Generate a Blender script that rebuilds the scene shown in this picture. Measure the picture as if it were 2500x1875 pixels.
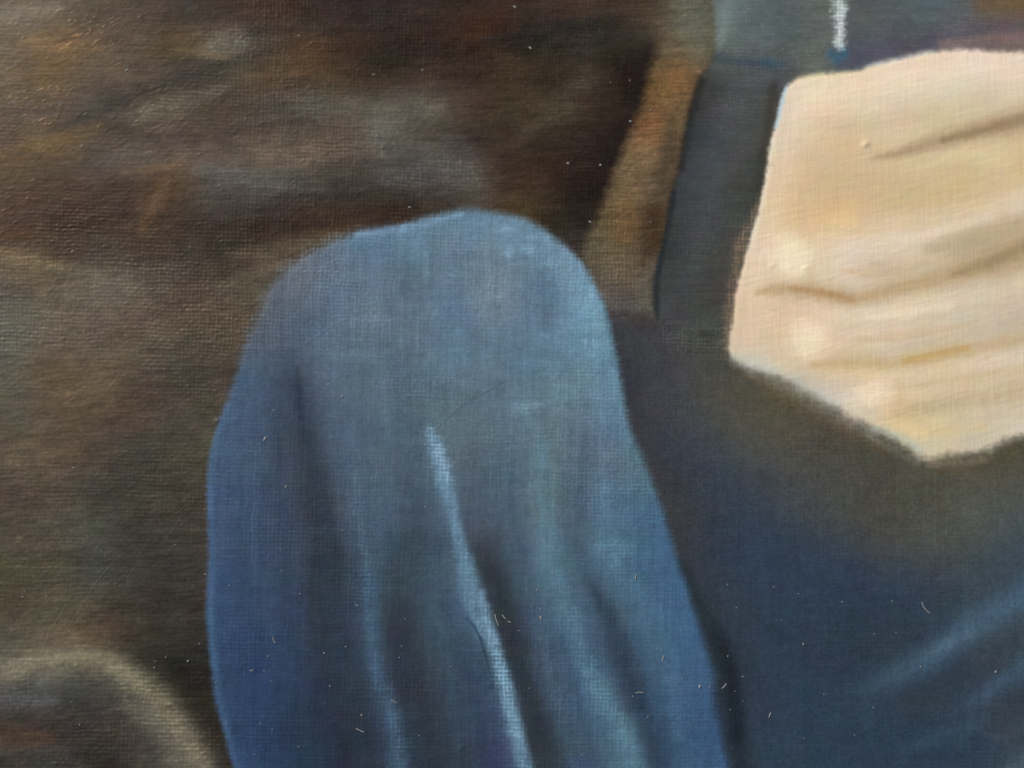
# Close-up of an oil painting on fine linen: a blue cloth-covered knee, a pale hand, a strap, brown ground.
import bpy, math, random
import numpy as np
from mathutils import Vector, Matrix

F32 = np.float32
scene = bpy.context.scene
for o in list(bpy.data.objects):
    bpy.data.objects.remove(o, do_unlink=True)

# ------------------------------------------------------------------ camera
LENS, SENSOR = 30.0, 36.0
DIST = 0.100                       # metres from lens to canvas
PW, PH = 2500.0, 1875.0            # the traced drawing is measured on a 2500 x 1875 sheet
FPX = PW * LENS / SENSOR
MM = DIST / FPX                    # metres per drawing unit (about 0.048 mm)
cam_loc = Vector((-DIST * math.tan(math.radians(2.6)), -DIST, -DIST * math.tan(math.radians(3.4))))
fwd = (Vector((0, 0, 0)) - cam_loc).normalized()
right = fwd.cross(Vector((0, 0, 1))).normalized()
up = right.cross(fwd).normalized()
camd = bpy.data.cameras.new("camera")
cam = bpy.data.objects.new("camera", camd)
scene.collection.objects.link(cam)
cam.matrix_world = Matrix((
    (right.x, up.x, -fwd.x, cam_loc.x),
    (right.y, up.y, -fwd.y, cam_loc.y),
    (right.z, up.z, -fwd.z, cam_loc.z),
    (0, 0, 0, 1)))
camd.lens, camd.sensor_width = LENS, SENSOR
camd.clip_start, camd.clip_end = 0.002, 50.0
camd.dof.use_dof = True
camd.dof.aperture_fstop = 8.5
scene.camera = cam

R_ = np.array(right); U_ = np.array(up); W_ = np.array(fwd); C_ = np.array(cam_loc)

def plane_to_sheet(X, Z):
    """canvas plane (metres) -> position on the traced sheet"""
    dx, dy, dz = X - C_[0], -C_[1], Z - C_[2]
    a = dx * R_[0] + dy * R_[1] + dz * R_[2]
    b = dx * U_[0] + dy * U_[1] + dz * U_[2]
    c = dx * W_[0] + dy * W_[1] + dz * W_[2]
    return (PW / 2 + FPX * a / c), (PH / 2 - FPX * b / c)

def sheet_to_plane(u, v):
    d = W_ + R_ * ((u - PW / 2) / FPX) + U_ * ((PH / 2 - v) / FPX)
    t = -C_[1] / d[1]
    return C_[0] + d[0] * t, C_[2] + d[2] * t

fx, fz = sheet_to_plane(800, 1250)
camd.dof.focus_distance = float(np.dot(np.array([fx, 0, fz]) - C_, W_))

# ------------------------------------------------------------------ light
world = bpy.data.worlds.new("World")
scene.world = world
world.use_nodes = True
bg = world.node_tree.nodes["Background"]
bg.inputs[0].default_value = (0.80, 0.90, 1.0, 1)
bg.inputs[1].default_value = 0.28

def area(name, loc, size, power, color):
    d = bpy.data.lights.new(name, 'AREA')
    d.shape = 'RECTANGLE'; d.size, d.size_y = size
    d.energy = power; d.color = color
    o = bpy.data.objects.new(name, d)
    scene.collection.objects.link(o)
    o.location = loc
    o.rotation_euler = (Vector((0, 0, 0)) - Vector(loc)).to_track_quat('-Z', 'Y').to_euler()
    return o
area("window_light", (-2.9, -1.75, 2.35), (1.0, 1.2), 342.0, (1.0, 0.965, 0.925))

scene.render.engine = 'CYCLES'
scene.view_settings.view_transform = 'Standard'
scene.view_settings.look = 'None'
scene.view_settings.exposure = 0.0
scene.view_settings.gamma = 1.0
scene.cycles.use_denoising = True
scene.cycles.max_bounces = 4

# ------------------------------------------------------------------ canvas grid
MARG = 260.0
def axis(n, lo, hi, lo2, hi2, m):
    a = np.linspace(lo, hi, n)
    return np.concatenate([np.linspace(lo2, lo, m + 1)[:-1], a, np.linspace(hi, hi2, m + 1)[1:]])
corn = [sheet_to_plane(*p) for p in ((-14, -14), (PW + 14, -14), (-14, PH + 14), (PW + 14, PH + 14))]
x0, x1 = min(c[0] for c in corn), max(c[0] for c in corn)
z0, z1 = min(c[1] for c in corn), max(c[1] for c in corn)
NX, NZ = 1320, 1000
gx = axis(NX, x0, x1, x0 - MARG * MM, x1 + MARG * MM, 36)
gz = axis(NZ, z0, z1, z0 - MARG * MM, z1 + MARG * MM, 36)
X, Z = np.meshgrid(gx, gz)
Ud, Vd = plane_to_sheet(X, Z)
U = Ud.astype(F32); V = Vd.astype(F32)
TX = (X / MM).astype(F32); TZ = (-Z / MM).astype(F32)      # thread coordinates, flat on the canvas
H, W = U.shape

# ------------------------------------------------------------------ noise
def vnoise(x, y, seed, n=256):
    t = np.random.RandomState(seed).uniform(-1, 1, (n, n)).astype(F32)
    xf = np.floor(x); yf = np.floor(y)
    fx = (x - xf).astype(F32); fy = (y - yf).astype(F32)
    fx = fx * fx * (3 - 2 * fx); fy = fy * fy * (3 - 2 * fy)
    xi = xf.astype(np.int32) % n; yi = yf.astype(np.int32) % n
    xj = (xi + 1) % n; yj = (yi + 1) % n
    return (t[yi, xi] * (1 - fx) + t[yi, xj] * fx) * (1 - fy) + (t[yj, xi] * (1 - fx) + t[yj, xj] * fx) * fy

def fbm(x, y, seed, octv=3, gain=0.5):
    s = 0; a = 1; tot = 0
    for k in range(octv):
        s = s + a * vnoise(x, y, seed + k * 17); tot += a
        x = x * 2.03 + 11.3; y = y * 2.03 + 7.7; a *= gain
    return s / tot

def rot(ang):
    c, s = math.cos(math.radians(ang)), math.sin(math.radians(ang))
    return TX * c + TZ * s, -TX * s + TZ * c

def sstep(a, b, x):
    t = np.clip((x - a) / (b - a), 0, 1)
    return t * t * (3 - 2 * t)

# coarse lattice on the sheet for slow quantities, sampled bilinearly
CS = 6.0
cu = np.arange(-300, PW + 301, CS); cv = np.arange(-300, PH + 301, CS)
CU, CV = np.meshgrid(cu, cv)
_gu = np.clip((U + 300) / CS, 0, len(cu) - 1.001); _gv = np.clip((V + 300) / CS, 0, len(cv) - 1.001)
_iu = _gu.astype(np.int32); _iv = _gv.astype(np.int32)
_fu = (_gu - _iu).astype(F32); _fv = (_gv - _iv).astype(F32)
def upsample(a):
    a = a.astype(F32)
    fu, fv = _fu, _fv
    if a.ndim == 3:
        fu = fu[..., None]; fv = fv[..., None]
    return (a[_iv, _iu] * (1 - fu) + a[_iv, _iu + 1] * fu) * (1 - fv) + (a[_iv + 1, _iu] * (1 - fu) + a[_iv + 1, _iu + 1] * fu) * fv

def parse(s):
    return np.array([[float(k) for k in t.split(",")] for t in s.split()], dtype=np.float64)

def field(data, sx, sy, sat=1.0, con=1.0):
    """smooth pigment map through the listed samples (x,y,r,g,b)"""
    p = parse(data)
    g = p[:, 2:5].mean(1, keepdims=True)
    if callable(sat):
        sat = np.array([[sat(q[0], q[1])] for q in p])
    p[:, 2:5] = g + (p[:, 2:5] - g) * sat
    mu = p[:, 2:5].mean(0); p[:, 2:5] = mu + (p[:, 2:5] - mu) * con
    st = 4
    uu = np.clip(cu[::st], 0, PW); vv = np.clip(cv[::st], 0, PH)
    uu = np.append(uu, PW); vv = np.append(vv, PH)
    num = np.zeros((len(vv), len(uu), 3)); den = np.zeros((len(vv), len(uu)))
    for q in p:
        w = np.exp(-0.5 * ((uu[None, :] - q[0]) / sx) ** 2) * np.exp(-0.5 * ((vv[:, None] - q[1]) / sy) ** 2)
        w = w + 1e-5 / (1 + ((uu[None, :] - q[0]) / (3 * sx)) ** 4 + ((vv[:, None] - q[1]) / (3 * sy)) ** 4)
        num += w[..., None] * q[2:5]; den += w
    c = num / den[..., None] / 255.0
    # to the grid
    a = np.clip((U + 300) / (CS * st), 0, len(uu) - 1.001); b = np.clip((V + 300) / (CS * st), 0, len(vv) - 1.001)
    ia = a.astype(np.int32); ib = b.astype(np.int32)
    fa = (a - ia).astype(F32)[..., None]; fb = (b - ib).astype(F32)[..., None]
    fa = fa * fa * (3 - 2 * fa) * .5 + fa * .5; fb = fb * fb * (3 - 2 * fb) * .5 + fb * .5
    c = c.astype(F32)
    return (c[ib, ia] * (1 - fa) + c[ib, ia + 1] * fa) * (1 - fb) + (c[ib + 1, ia] * (1 - fa) + c[ib + 1, ia + 1] * fa) * fb

def catmull(pts, n=8, closed=False):
    p = np.asarray(pts, float)
    if closed:
        q = np.vstack([p[-1], p, p[0], p[1]])
    else:
        q = np.vstack([2 * p[0] - p[1], p, 2 * p[-1] - p[-2]])
    out = []
    for i in range(1, len(q) - 2):
        for k in range(n):
            t = k / n
            out.append(0.5 * ((2 * q[i]) + (-q[i - 1] + q[i + 1]) * t + (2 * q[i - 1] - 5 * q[i] + 4 * q[i + 1] - q[i + 2]) * t * t + (-q[i - 1] + 3 * q[i] - 3 * q[i + 1] + q[i + 2]) * t ** 3))
    if not closed:
        out.append(q[-2])
    return np.array(out)

def poly_sdf(pts):
    """signed distance to a closed outline (negative inside), in sheet units"""
    P = np.asarray(pts, float); Q = np.roll(P, -1, 0)
    d2 = np.full(CU.shape, 1e18); ins = np.zeros(CU.shape, bool)
    for (ax, ay), (bx, by) in zip(P, Q):
        ex, ey = bx - ax, by - ay
        L = ex * ex + ey * ey + 1e-9
        t = np.clip(((CU - ax) * ex + (CV - ay) * ey) / L, 0, 1)
        d2 = np.minimum(d2, (CU - ax - t * ex) ** 2 + (CV - ay - t * ey) ** 2)
        c = ((ay > CV) != (by > CV)) & (CU < (bx - ax) * (CV - ay) / (by - ay + 1e-12) + ax)
        ins ^= c
    d = np.sqrt(d2)
    return upsample(np.where(ins, -d, d))

# ------------------------------------------------------------------ the linen weave (relief)
PT = 9.6                                                     # thread pitch
wx = TX + 0.012 * TZ + 2.6 * vnoise(TX / 90, TZ / 55, 1) + 2.2 * vnoise(TX / 30, TZ / 26, 2)
wz = TZ - 0.030 * TX + 2.6 * vnoise(TX / 75, TZ / 80, 3) + 2.0 * vnoise(TX / 34, TZ / 30, 4)
ph_x = wx / PT; ph_z = wz / PT
sgn = np.cos(math.pi * ph_x) * np.cos(math.pi * ph_z)
ah = 0.72 + 0.45 * vnoise(wx / 95, np.floor(ph_z + 0.5) * 1.37, 5) + 0.55 * vnoise(wx / 13, np.floor(ph_z + 0.5) * 1.71, 15)     # every thread has its own thickness
av = 0.72 + 0.45 * vnoise(np.floor(ph_x + 0.5) * 1.37, wz / 120, 6) + 0.55 * vnoise(np.floor(ph_x + 0.5) * 1.71, wz / 15, 16)
ch = 0.5 + 0.5 * np.cos(2 * math.pi * ph_z); cvv = 0.5 + 0.5 * np.cos(2 * math.pi * ph_x)
weave_h = ah * ch ** 1.3 * (0.66 + 0.34 * sgn)
weave_v = av * cvv ** 1.3 * (0.60 - 0.34 * sgn)
slub = sstep(-0.5, 0.7, fbm(TX / 210, TZ / 120, 7, 3))                   # where the ground has filled the cloth the threads vanish
hor = sstep(640, 480, U + 0.0 * V) * 0.65 + 0.35 * sstep(560, 420, V)       # brushed along the weft in the brown part
weave = (np.maximum(weave_h, weave_v * 0.85) * 0.5 + weave_h * 0.30 + weave_v * 0.30) * (1 - hor) + (weave_h * 0.9 + weave_v * 0.22) * hor
weave = (weave - weave.mean()) / weave.std()
def soften(a, k):
    for _ in range(k):
        a = np.pad(a, 1, mode='edge')
        a = (a[1:-1, 1:-1] * 4 + 2 * (a[:-2, 1:-1] + a[2:, 1:-1] + a[1:-1, :-2] + a[1:-1, 2:]) + a[:-2, :-2] + a[2:, 2:] + a[:-2, 2:] + a[2:, :-2]) / 16
    return a
weave *= 0.35 + 0.95 * slub
weave += 0.55 * fbm(TX / 7, TZ / 6, 8, 2)
crest = np.clip(weave * 0.5 + 0.1, -1, 1)

# ------------------------------------------------------------------ drawing layers
col = np.zeros((H, W, 3), F32)
bristle = 0.6 * vnoise(TX / 46, TZ / 4.2, 31) + 0.4 * vnoise(TX / 22, TZ / 2.6, 32)
vbristle = 0.6 * vnoise(TX / 4.6, TZ / 60, 33) + 0.4 * vnoise(TX / 2.8, TZ / 26, 34)
edge_n = 0.6 * vnoise(U / 9, V / 6, 35) + 0.4 * vnoise(U / 26, V / 20, 36)
height = np.zeros((H, W), F32)
masks = {}

def lay(c, a):
    global col
    col += (np.asarray(c, F32) - col) * a[..., None]

def window(us, vs, m):
    pl = [sheet_to_plane(a, b) for a in (min(us) - m, max(us) + m) for b in (min(vs) - m, max(vs) + m)]
    i0 = np.searchsorted(gx, min(p[0] for p in pl)); i1 = np.searchsorted(gx, max(p[0] for p in pl)) + 1
    k0 = np.searchsorted(gz, min(p[1] for p in pl)); k1 = np.searchsorted(gz, max(p[1] for p in pl)) + 1
    return slice(max(k0, 0), min(k1, H)), slice(max(i0, 0), min(i1, W))

def stroke(pts, rgb=None, op=0.8, soft=0.6, rag=2.0, dry=0.0, hatch=0.0, key=None, ridge=0.0, rgb2=None, fade=0.0):
    """one brush stroke: pts (x, y, half width); soft 0..1 feathering, rag ragged edge, dry = catches the thread tops"""
    p = catmull(pts, 6) if len(pts) > 2 else np.asarray(pts, float)
    wmax = p[:, 2].max() * (1 + soft) + abs(rag) + 4
    sl = window(p[:, 0], p[:, 1], wmax)
    u = U[sl]; v = V[sl]
    if u.size == 0:
        return
    best = np.full(u.shape, 1e9, F32); tt = np.zeros(u.shape, F32)
    n = len(p) - 1
    for i in range(n):
        ax, ay, aw = p[i]; bx, by, bw = p[i + 1]
        ex, ey = bx - ax, by - ay
        t = np.clip(((u - ax) * ex + (v - ay) * ey) / (ex * ex + ey * ey + 1e-9), 0, 1)
        d = np.sqrt((u - ax - t * ex) ** 2 + (v - ay - t * ey) ** 2) - (aw + (bw - aw) * t)
        m = d < best
        best = np.where(m, d, best); tt = np.where(m, (i + t) / n, tt)
    wid = np.interp(np.linspace(0, 1, 32), np.linspace(0, 1, n + 1), p[:, 2])
    wl = np.interp(tt, np.linspace(0, 1, 32), wid).astype(F32)
    best = best + rag * edge_n[sl]
    f = soft * wl + 1.2
    if soft >= .9:
        a = np.exp(-0.5 * (np.maximum(best + wl, 0) / (0.8 * wl + 0.8)) ** 2)
    else:
        a = sstep(f * 0.5, -f, best)
    if fade:
        a = a * sstep(0, abs(fade), tt)
    if dry:
        a = a * np.clip(1 + dry * (crest[sl] * 1.2 - 0.2), 0, 1.5)
    if hatch:
        a = a * np.clip(1 + hatch * vbristle[sl], 0, 1.6)
    a = np.clip(a * op, 0, 1)
    if rgb is not None:
        c = np.asarray(rgb, F32) / 255
        if rgb2 is not None:
            c = c + (np.asarray(rgb2, F32) / 255 - c) * tt[..., None]
        col[sl] += (c - col[sl]) * a[..., None]
    if ridge:
        height[sl] += ridge * a
    if key:
        if key not in masks:
            masks[key] = np.zeros((H, W), F32)
        masks[key][sl] = np.maximum(masks[key][sl], a / max(op, 1e-3))

def dab(x, y, rx, ry, rgb, op=0.6, ang=0.0, soft=0.8, rag=3.0, dry=0.3, key=None):
    m = max(rx, ry) * 1.6 + 6
    sl = window([x], [y], m)
    u = U[sl] - x; v = V[sl] - y
    c, s = math.cos(math.radians(ang)), math.sin(math.radians(ang))
    d = np.sqrt(((u * c + v * s) / rx) ** 2 + ((-u * s + v * c) / ry) ** 2) + edge_n[sl] * rag / max(min(rx, ry), 4)
    a = sstep(1 + 0.5 * soft, 1 - 0.8 * soft, d)
    if key:
        if key not in masks:
            masks[key] = np.zeros((H, W), F32)
        masks[key][sl] = np.maximum(masks[key][sl], a)
    a = np.clip(a * op * np.clip(1 + dry * (crest[sl] - 0.1), 0, 1.5), 0, 1)
    col[sl] += (np.asarray(rgb, F32) / 255 - col[sl]) * a[..., None]

# --- pigment samples -------------------------------------------------------
BG = """0,0,92,80,62 60,40,98,88,72 150,20,86,74,58 260,10,74,62,48 380,10,66,54,44 480,20,62,54,48 570,20,62,48,42 650,20,66,50,40 800,20,52,42,38 900,30,48,42,40 1000,20,54,46,42 1100,20,50,42,38 1200,20,56,46,40 1350,20,62,52,46 1480,20,66,56,50 1560,10,68,56,48 1650,10,88,82,70
20,120,96,82,62 140,110,104,80,50 250,110,90,74,58 330,90,80,68,54 450,110,84,68,46 550,110,104,98,86 640,110,66,60,54 720,130,78,62,46 850,110,60,46,38 960,130,44,36,30 1080,110,50,40,36 1170,60,66,46,36 1290,95,44,40,36 1390,95,52,48,44 1500,70,52,48,44 1580,110,54,48,42 1640,70,92,86,72
30,200,92,76,56 120,180,98,78,48 230,190,96,82,68 330,190,88,74,60 400,205,66,58,50 480,170,64,58,52 560,200,80,72,62 650,190,92,76,58 760,190,74,58,44 860,190,64,52,42 930,180,46,38,30 1020,190,66,56,50 1130,170,52,42,38 1250,170,64,54,44 1340,190,50,42,36 1430,190,66,60,52 1520,200,48,40,36 1565,170,36,30,28
30,280,88,74,58 130,270,82,68,56 240,270,68,62,56 310,240,64,56,48 380,270,104,96,80 460,260,90,80,66 560,270,78,68,56 660,260,74,68,64 750,240,78,74,70 850,250,88,84,74 960,250,92,86,78 1060,260,92,88,80 1150,260,66,54,46 1260,260,64,56,46 1350,260,74,66,54 1450,260,60,52,46 1530,270,46,38,34 1560,240,40,34,30
30,330,82,68,54 140,345,96,78,50 240,320,78,66,54 350,310,66,56,48 450,320,72,62,58 560,320,76,66,60 650,330,88,78,68 750,320,84,76,68 850,310,86,76,68 935,320,104,102,96 1030,330,80,74,68 1120,330,68,62,58 1210,330,60,52,44 1300,330,56,50,42 1420,330,52,46,40 1500,340,44,36,34
30,400,92,74,48 130,400,78,64,52 240,390,92,84,78 340,390,100,92,84 430,390,104,92,80 520,380,104,92,84 640,385,110,98,86 740,380,98,86,76 850,390,84,74,68 950,390,80,76,72 1060,390,86,84,82 1150,400,84,80,76 1230,400,64,52,44 1320,400,54,44,38 1420,400,48,40,36 1480,420,40,32,30
30,460,74,58,46 150,460,74,58,44 280,460,68,56,46 360,450,74,58,46 420,450,88,68,48 500,450,84,80,76 600,450,88,86,82 700,450,80,78,74 800,450,66,62,58 900,450,64,60,56 1000,460,72,68,64 1100,450,78,74,70 1160,450,80,76,72 1230,450,64,50,42 1300,460,64,54,44 1400,470,44,36,32
40,520,74,56,42 150,520,66,50,38 270,520,64,52,44 390,520,74,58,44 460,520,64,56,50 550,520,68,62,58 650,510,60,54,50 760,510,62,52,46 870,510,58,48,42 980,510,52,42,36 1080,500,60,52,46 1280,510,78,68,52 1360,520,48,42,36 1420,540,46,42,38
30,580,80,60,44 130,590,66,52,40 250,590,64,54,46 350,590,74,58,46 430,580,64,56,46 540,590,60,52,44 640,570,56,44,38 740,560,58,44,36 820,560,72,58,46 1400,600,60,54,46
20,640,112,98,72 100,640,98,82,60 190,640,86,74,60 280,630,84,74,62 380,620,76,66,58 480,620,74,64,54 580,640,66,56,48 680,610,84,72,58 760,600,92,80,66
20,710,84,76,68 100,700,96,84,66 220,690,102,94,80 310,700,98,90,78 400,700,84,74,62 490,700,78,66,54 580,690,76,66,54 650,690,92,84,70
30,780,92,88,78 130,770,94,84,68 240,770,88,76,66 330,770,92,76,64 420,760,82,68,56 520,770,84,72,56 590,770,84,72,58
20,860,84,82,72 120,850,88,78,64 220,850,88,76,64 320,850,88,78,62 400,850,80,72,60 500,850,74,66,54 570,850,72,62,52
30,930,84,78,66 140,920,88,72,54 240,930,92,76,60 330,930,76,64,54 410,925,66,58,50 500,930,66,60,52 555,930,70,60,50
30,1010,80,74,62 130,1000,82,70,56 240,1010,82,68,54 330,1010,78,64,52 420,1020,68,62,56 500,1020,72,66,56
30,1100,84,74,60 130,1100,86,72,58 230,1100,78,66,54 300,1100,62,58,52 400,1100,64,60,52 480,1100,74,68,56
30,1200,76,66,56 130,1200,80,70,58 230,1190,64,60,52 320,1200,62,58,50 420,1200,64,58,50 490,1200,64,58,48
30,1300,74,66,56 130,1300,76,70,58 230,1290,70,70,62 320,1290,60,56,50 420,1300,60,56,50 490,1300,62,56,50
30,1400,72,68,52 120,1400,74,68,54 230,1400,68,68,62 320,1400,60,56,50 420,1400,58,55,49 490,1400,60,56,50
30,1480,72,64,52 130,1480,82,76,60 230,1480,74,66,54 320,1480,58,52,46 420,1480,54,50,45 480,1480,58,52,46
30,1560,80,74,64 120,1560,92,82,66 230,1560,84,72,56 310,1560,70,58,48 370,1570,50,48,44 450,1560,52,49,44 500,1560,54,50,46
330,1620,58,56,46 400,1640,46,44,38 470,1640,50,47,42 490,1720,54,50,42 520,1820,56,52,44
40,1680,92,90,84 130,1690,92,90,84 230,1680,88,86,76 300,1720,86,80,72 40,1710,80,82,84 100,1730,70,70,72 200,1720,66,60,56 280,1750,70,58,52 330,1770,88,80,72 30,1760,72,60,54 60,1800,92,66,46 120,1800,72,54,44 180,1780,68,62,62 250,1800,66,54,48 320,1830,80,68,58 20,1850,76,68,60 100,1860,70,70,68 200,1850,60,54,44 280,1860,64,54,48 380,1850,84,78,68 420,1840,100,96,82"""
KN = """1140,540,98,128,150 1000,570,100,132,156 900,590,92,122,148 1230,550,104,136,158 1320,590,104,140,160 800,640,98,116,134 730,690,102,110,122 900,650,92,114,134 1000,650,86,110,126 1100,640,96,120,138 1200,650,106,126,140 1300,660,98,122,142 1390,660,112,146,166 1420,740,112,152,178 1340,740,90,114,136 1200,720,106,126,142 1100,750,92,118,142 1000,750,94,112,130 900,750,98,116,134 800,760,90,110,132 720,760,80,96,114 660,780,92,96,108 640,850,78,94,112 700,860,72,88,108 800,860,88,108,126 900,870,88,110,126 1000,860,90,110,128 1100,870,92,120,140 1200,860,92,116,136 1300,860,94,122,144 1400,860,96,130,152 1460,820,102,142,160 600,930,72,98,124 660,950,66,84,108 720,950,58,70,88 800,960,82,102,122 900,970,86,106,122 1000,960,84,106,120 1100,970,88,110,122 1200,960,90,112,126 1300,970,92,122,136 1400,960,98,124,136 1480,950,98,134,154
560,1050,68,92,122 620,1060,66,86,112 690,1050,62,76,96 750,1060,60,68,76 820,1060,78,98,120 900,1060,80,100,120 980,1050,78,98,114 1150,1070,88,106,118 1250,1060,88,112,128 1350,1060,94,116,126 1450,1050,90,112,132 1520,1040,92,124,146 540,1150,66,88,118 600,1160,62,82,106 700,1160,64,78,98 770,1170,54,60,66 830,1160,74,92,116 920,1160,78,98,114 1010,1160,76,92,108 1160,1170,80,98,112 1240,1160,80,102,120 1330,1160,94,118,126 1420,1150,84,104,122 1500,1140,92,112,132 1570,1150,82,112,126
530,1250,64,86,118 600,1250,60,80,110 700,1250,62,76,98 780,1250,56,60,64 850,1250,76,94,114 930,1250,74,96,118 1010,1250,70,86,102 1070,1250,74,92,112 1180,1260,78,92,108 1250,1260,80,100,118 1330,1250,92,114,122 1410,1250,78,98,116 1480,1250,82,112,136 1560,1250,74,108,134
530,1340,62,84,118 600,1340,58,76,102 680,1340,60,76,98 740,1330,60,74,94 800,1350,50,54,58 880,1340,66,86,106 930,1330,68,92,112 1000,1340,58,72,82 1070,1340,66,82,98 1190,1360,56,62,68 1250,1340,72,90,114 1340,1340,84,114,132 1410,1330,74,96,112 1480,1330,80,114,136 1560,1330,72,104,130 1620,1330,70,104,138
530,1420,58,82,116 600,1420,56,76,104 700,1420,58,74,98 800,1430,52,58,66 860,1420,58,70,88 910,1420,70,92,112 960,1420,58,68,74 1020,1420,66,84,98 1090,1420,68,88,106 1200,1430,52,58,60 1270,1420,70,92,108 1350,1420,82,112,130 1420,1410,70,92,112 1500,1420,76,108,132 1580,1420,70,104,132 1640,1420,64,96,130
520,1500,56,80,114 600,1500,54,74,106 700,1500,54,72,98 800,1500,52,60,70 850,1510,54,64,82 900,1500,64,88,108 970,1510,52,56,60 1050,1500,62,82,98 1110,1500,64,86,110 1230,1500,50,58,64 1300,1500,66,84,110 1380,1500,76,106,126 1450,1490,68,92,116 1490,1510,66,82,100 1560,1500,74,108,134 1640,1500,66,100,132
530,1600,54,76,108 600,1600,50,70,104 700,1600,52,70,98 790,1600,52,62,78 840,1610,50,58,70 910,1600,62,82,104 985,1610,52,52,60 1060,1600,60,80,92 1130,1600,60,78,100 1260,1600,52,58,66 1320,1610,66,82,104 1400,1600,72,100,124 1460,1590,68,96,118 1520,1600,60,72,90 1590,1600,72,104,130 1680,1590,64,96,130
560,1700,52,74,106 620,1700,48,68,104 720,1700,50,66,92 800,1700,48,58,76 860,1700,48,52,60 930,1700,60,80,102 1000,1700,52,52,60 1070,1700,58,72,86 1150,1700,60,76,98 1210,1700,60,78,102 1290,1710,52,60,66 1340,1700,66,84,108 1420,1700,70,98,122 1480,1690,80,112,134 1550,1690,56,66,84 1620,1690,66,96,126 1700,1690,62,92,126
580,1800,50,72,104 650,1800,46,64,94 740,1800,46,62,84 820,1800,46,56,74 880,1810,46,48,56 960,1800,60,80,106 1020,1800,48,54,62 1090,1800,54,68,80 1170,1800,56,72,92 1220,1800,58,68,96 1320,1800,50,56,60 1380,1800,62,80,100 1460,1800,72,98,120 1530,1800,84,116,136 1590,1800,54,72,96 1660,1800,62,92,124 1740,1800,58,88,124
600,1870,54,80,120 680,1870,46,66,94 780,1870,46,60,80 880,1870,48,50,60 980,1870,60,78,110 1030,1870,50,58,64 1120,1870,56,66,78 1220,1870,58,66,96 1340,1870,54,62,66 1420,1870,60,78,102 1500,1870,70,98,118 1550,1860,84,118,130 1610,1870,58,80,106 1700,1870,62,92,124"""
NV = """1500,790,60,62,66 1540,820,57,58,62 1600,830,66,64,68 1700,830,66,66,64 1760,870,72,72,66 1560,900,57,61,69 1620,920,62,64,74 1700,920,70,70,68 1800,960,78,76,64 1900,970,86,76,60 1560,990,60,58,64 1650,1000,64,66,74 1740,1000,76,76,70 1850,1020,80,78,68 1950,1020,82,76,62 2030,1060,76,70,58 2130,1110,74,72,62 2240,1160,80,80,68 2350,1160,84,80,68 2430,1140,80,72,58 2490,1120,82,78,68
1560,1080,58,58,64 1650,1080,54,62,74 1740,1080,62,68,76 1840,1090,78,76,68 1950,1100,78,76,70 2050,1130,76,74,68 2150,1180,74,72,64 2250,1220,72,72,62 2350,1220,80,82,74 2460,1200,82,86,78
1600,1170,58,58,62 1680,1170,56,60,68 1760,1160,54,64,78 1850,1170,62,68,76 1950,1180,72,74,72 2060,1200,74,74,70 2160,1250,72,72,62 2270,1280,78,80,72 2380,1280,80,84,76 2480,1270,72,80,84
1640,1250,60,60,62 1720,1250,54,60,70 1800,1240,50,60,76 1900,1250,56,66,76 2000,1260,66,70,74 2100,1300,74,74,70 2200,1320,74,74,68 2320,1330,74,76,72 2450,1340,64,74,82
1660,1340,56,58,62 1760,1340,48,60,76 1860,1340,46,62,82 1960,1340,50,62,80 2060,1350,50,62,82 2160,1370,60,66,76 2280,1380,66,72,78 2400,1390,58,70,80 2490,1400,54,68,84
1700,1430,52,58,66 1800,1430,50,62,78 1900,1430,48,62,80 2000,1430,46,64,84 2100,1430,46,60,80 2200,1430,46,62,82 2300,1420,54,66,78 2420,1430,60,72,80
1720,1520,50,58,66 1800,1520,48,60,76 1900,1520,46,60,76 2000,1520,48,62,78 2120,1520,46,58,72 2230,1520,48,60,74 2340,1500,52,66,80 2440,1540,58,70,78
1760,1620,46,56,64 1860,1620,48,62,80 1960,1620,46,60,76 2060,1610,46,58,74 2160,1600,48,62,74 2400,1600,54,64,76 2300,1660,48,60,76
1850,1720,48,58,76 1950,1720,46,62,80 2060,1700,48,64,82 2160,1710,50,64,80 2260,1710,48,58,68 2360,1750,52,66,80 2460,1740,52,62,72
1880,1820,48,66,84 1980,1820,46,62,80 2080,1820,46,62,80 2200,1810,46,62,82 2300,1820,46,62,80 2400,1830,46,62,80 2480,1790,58,66,78 1850,1870,48,62,76 2100,1870,46,62,82 2350,1870,46,62,80 2495,1870,64,80,92"""
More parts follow.
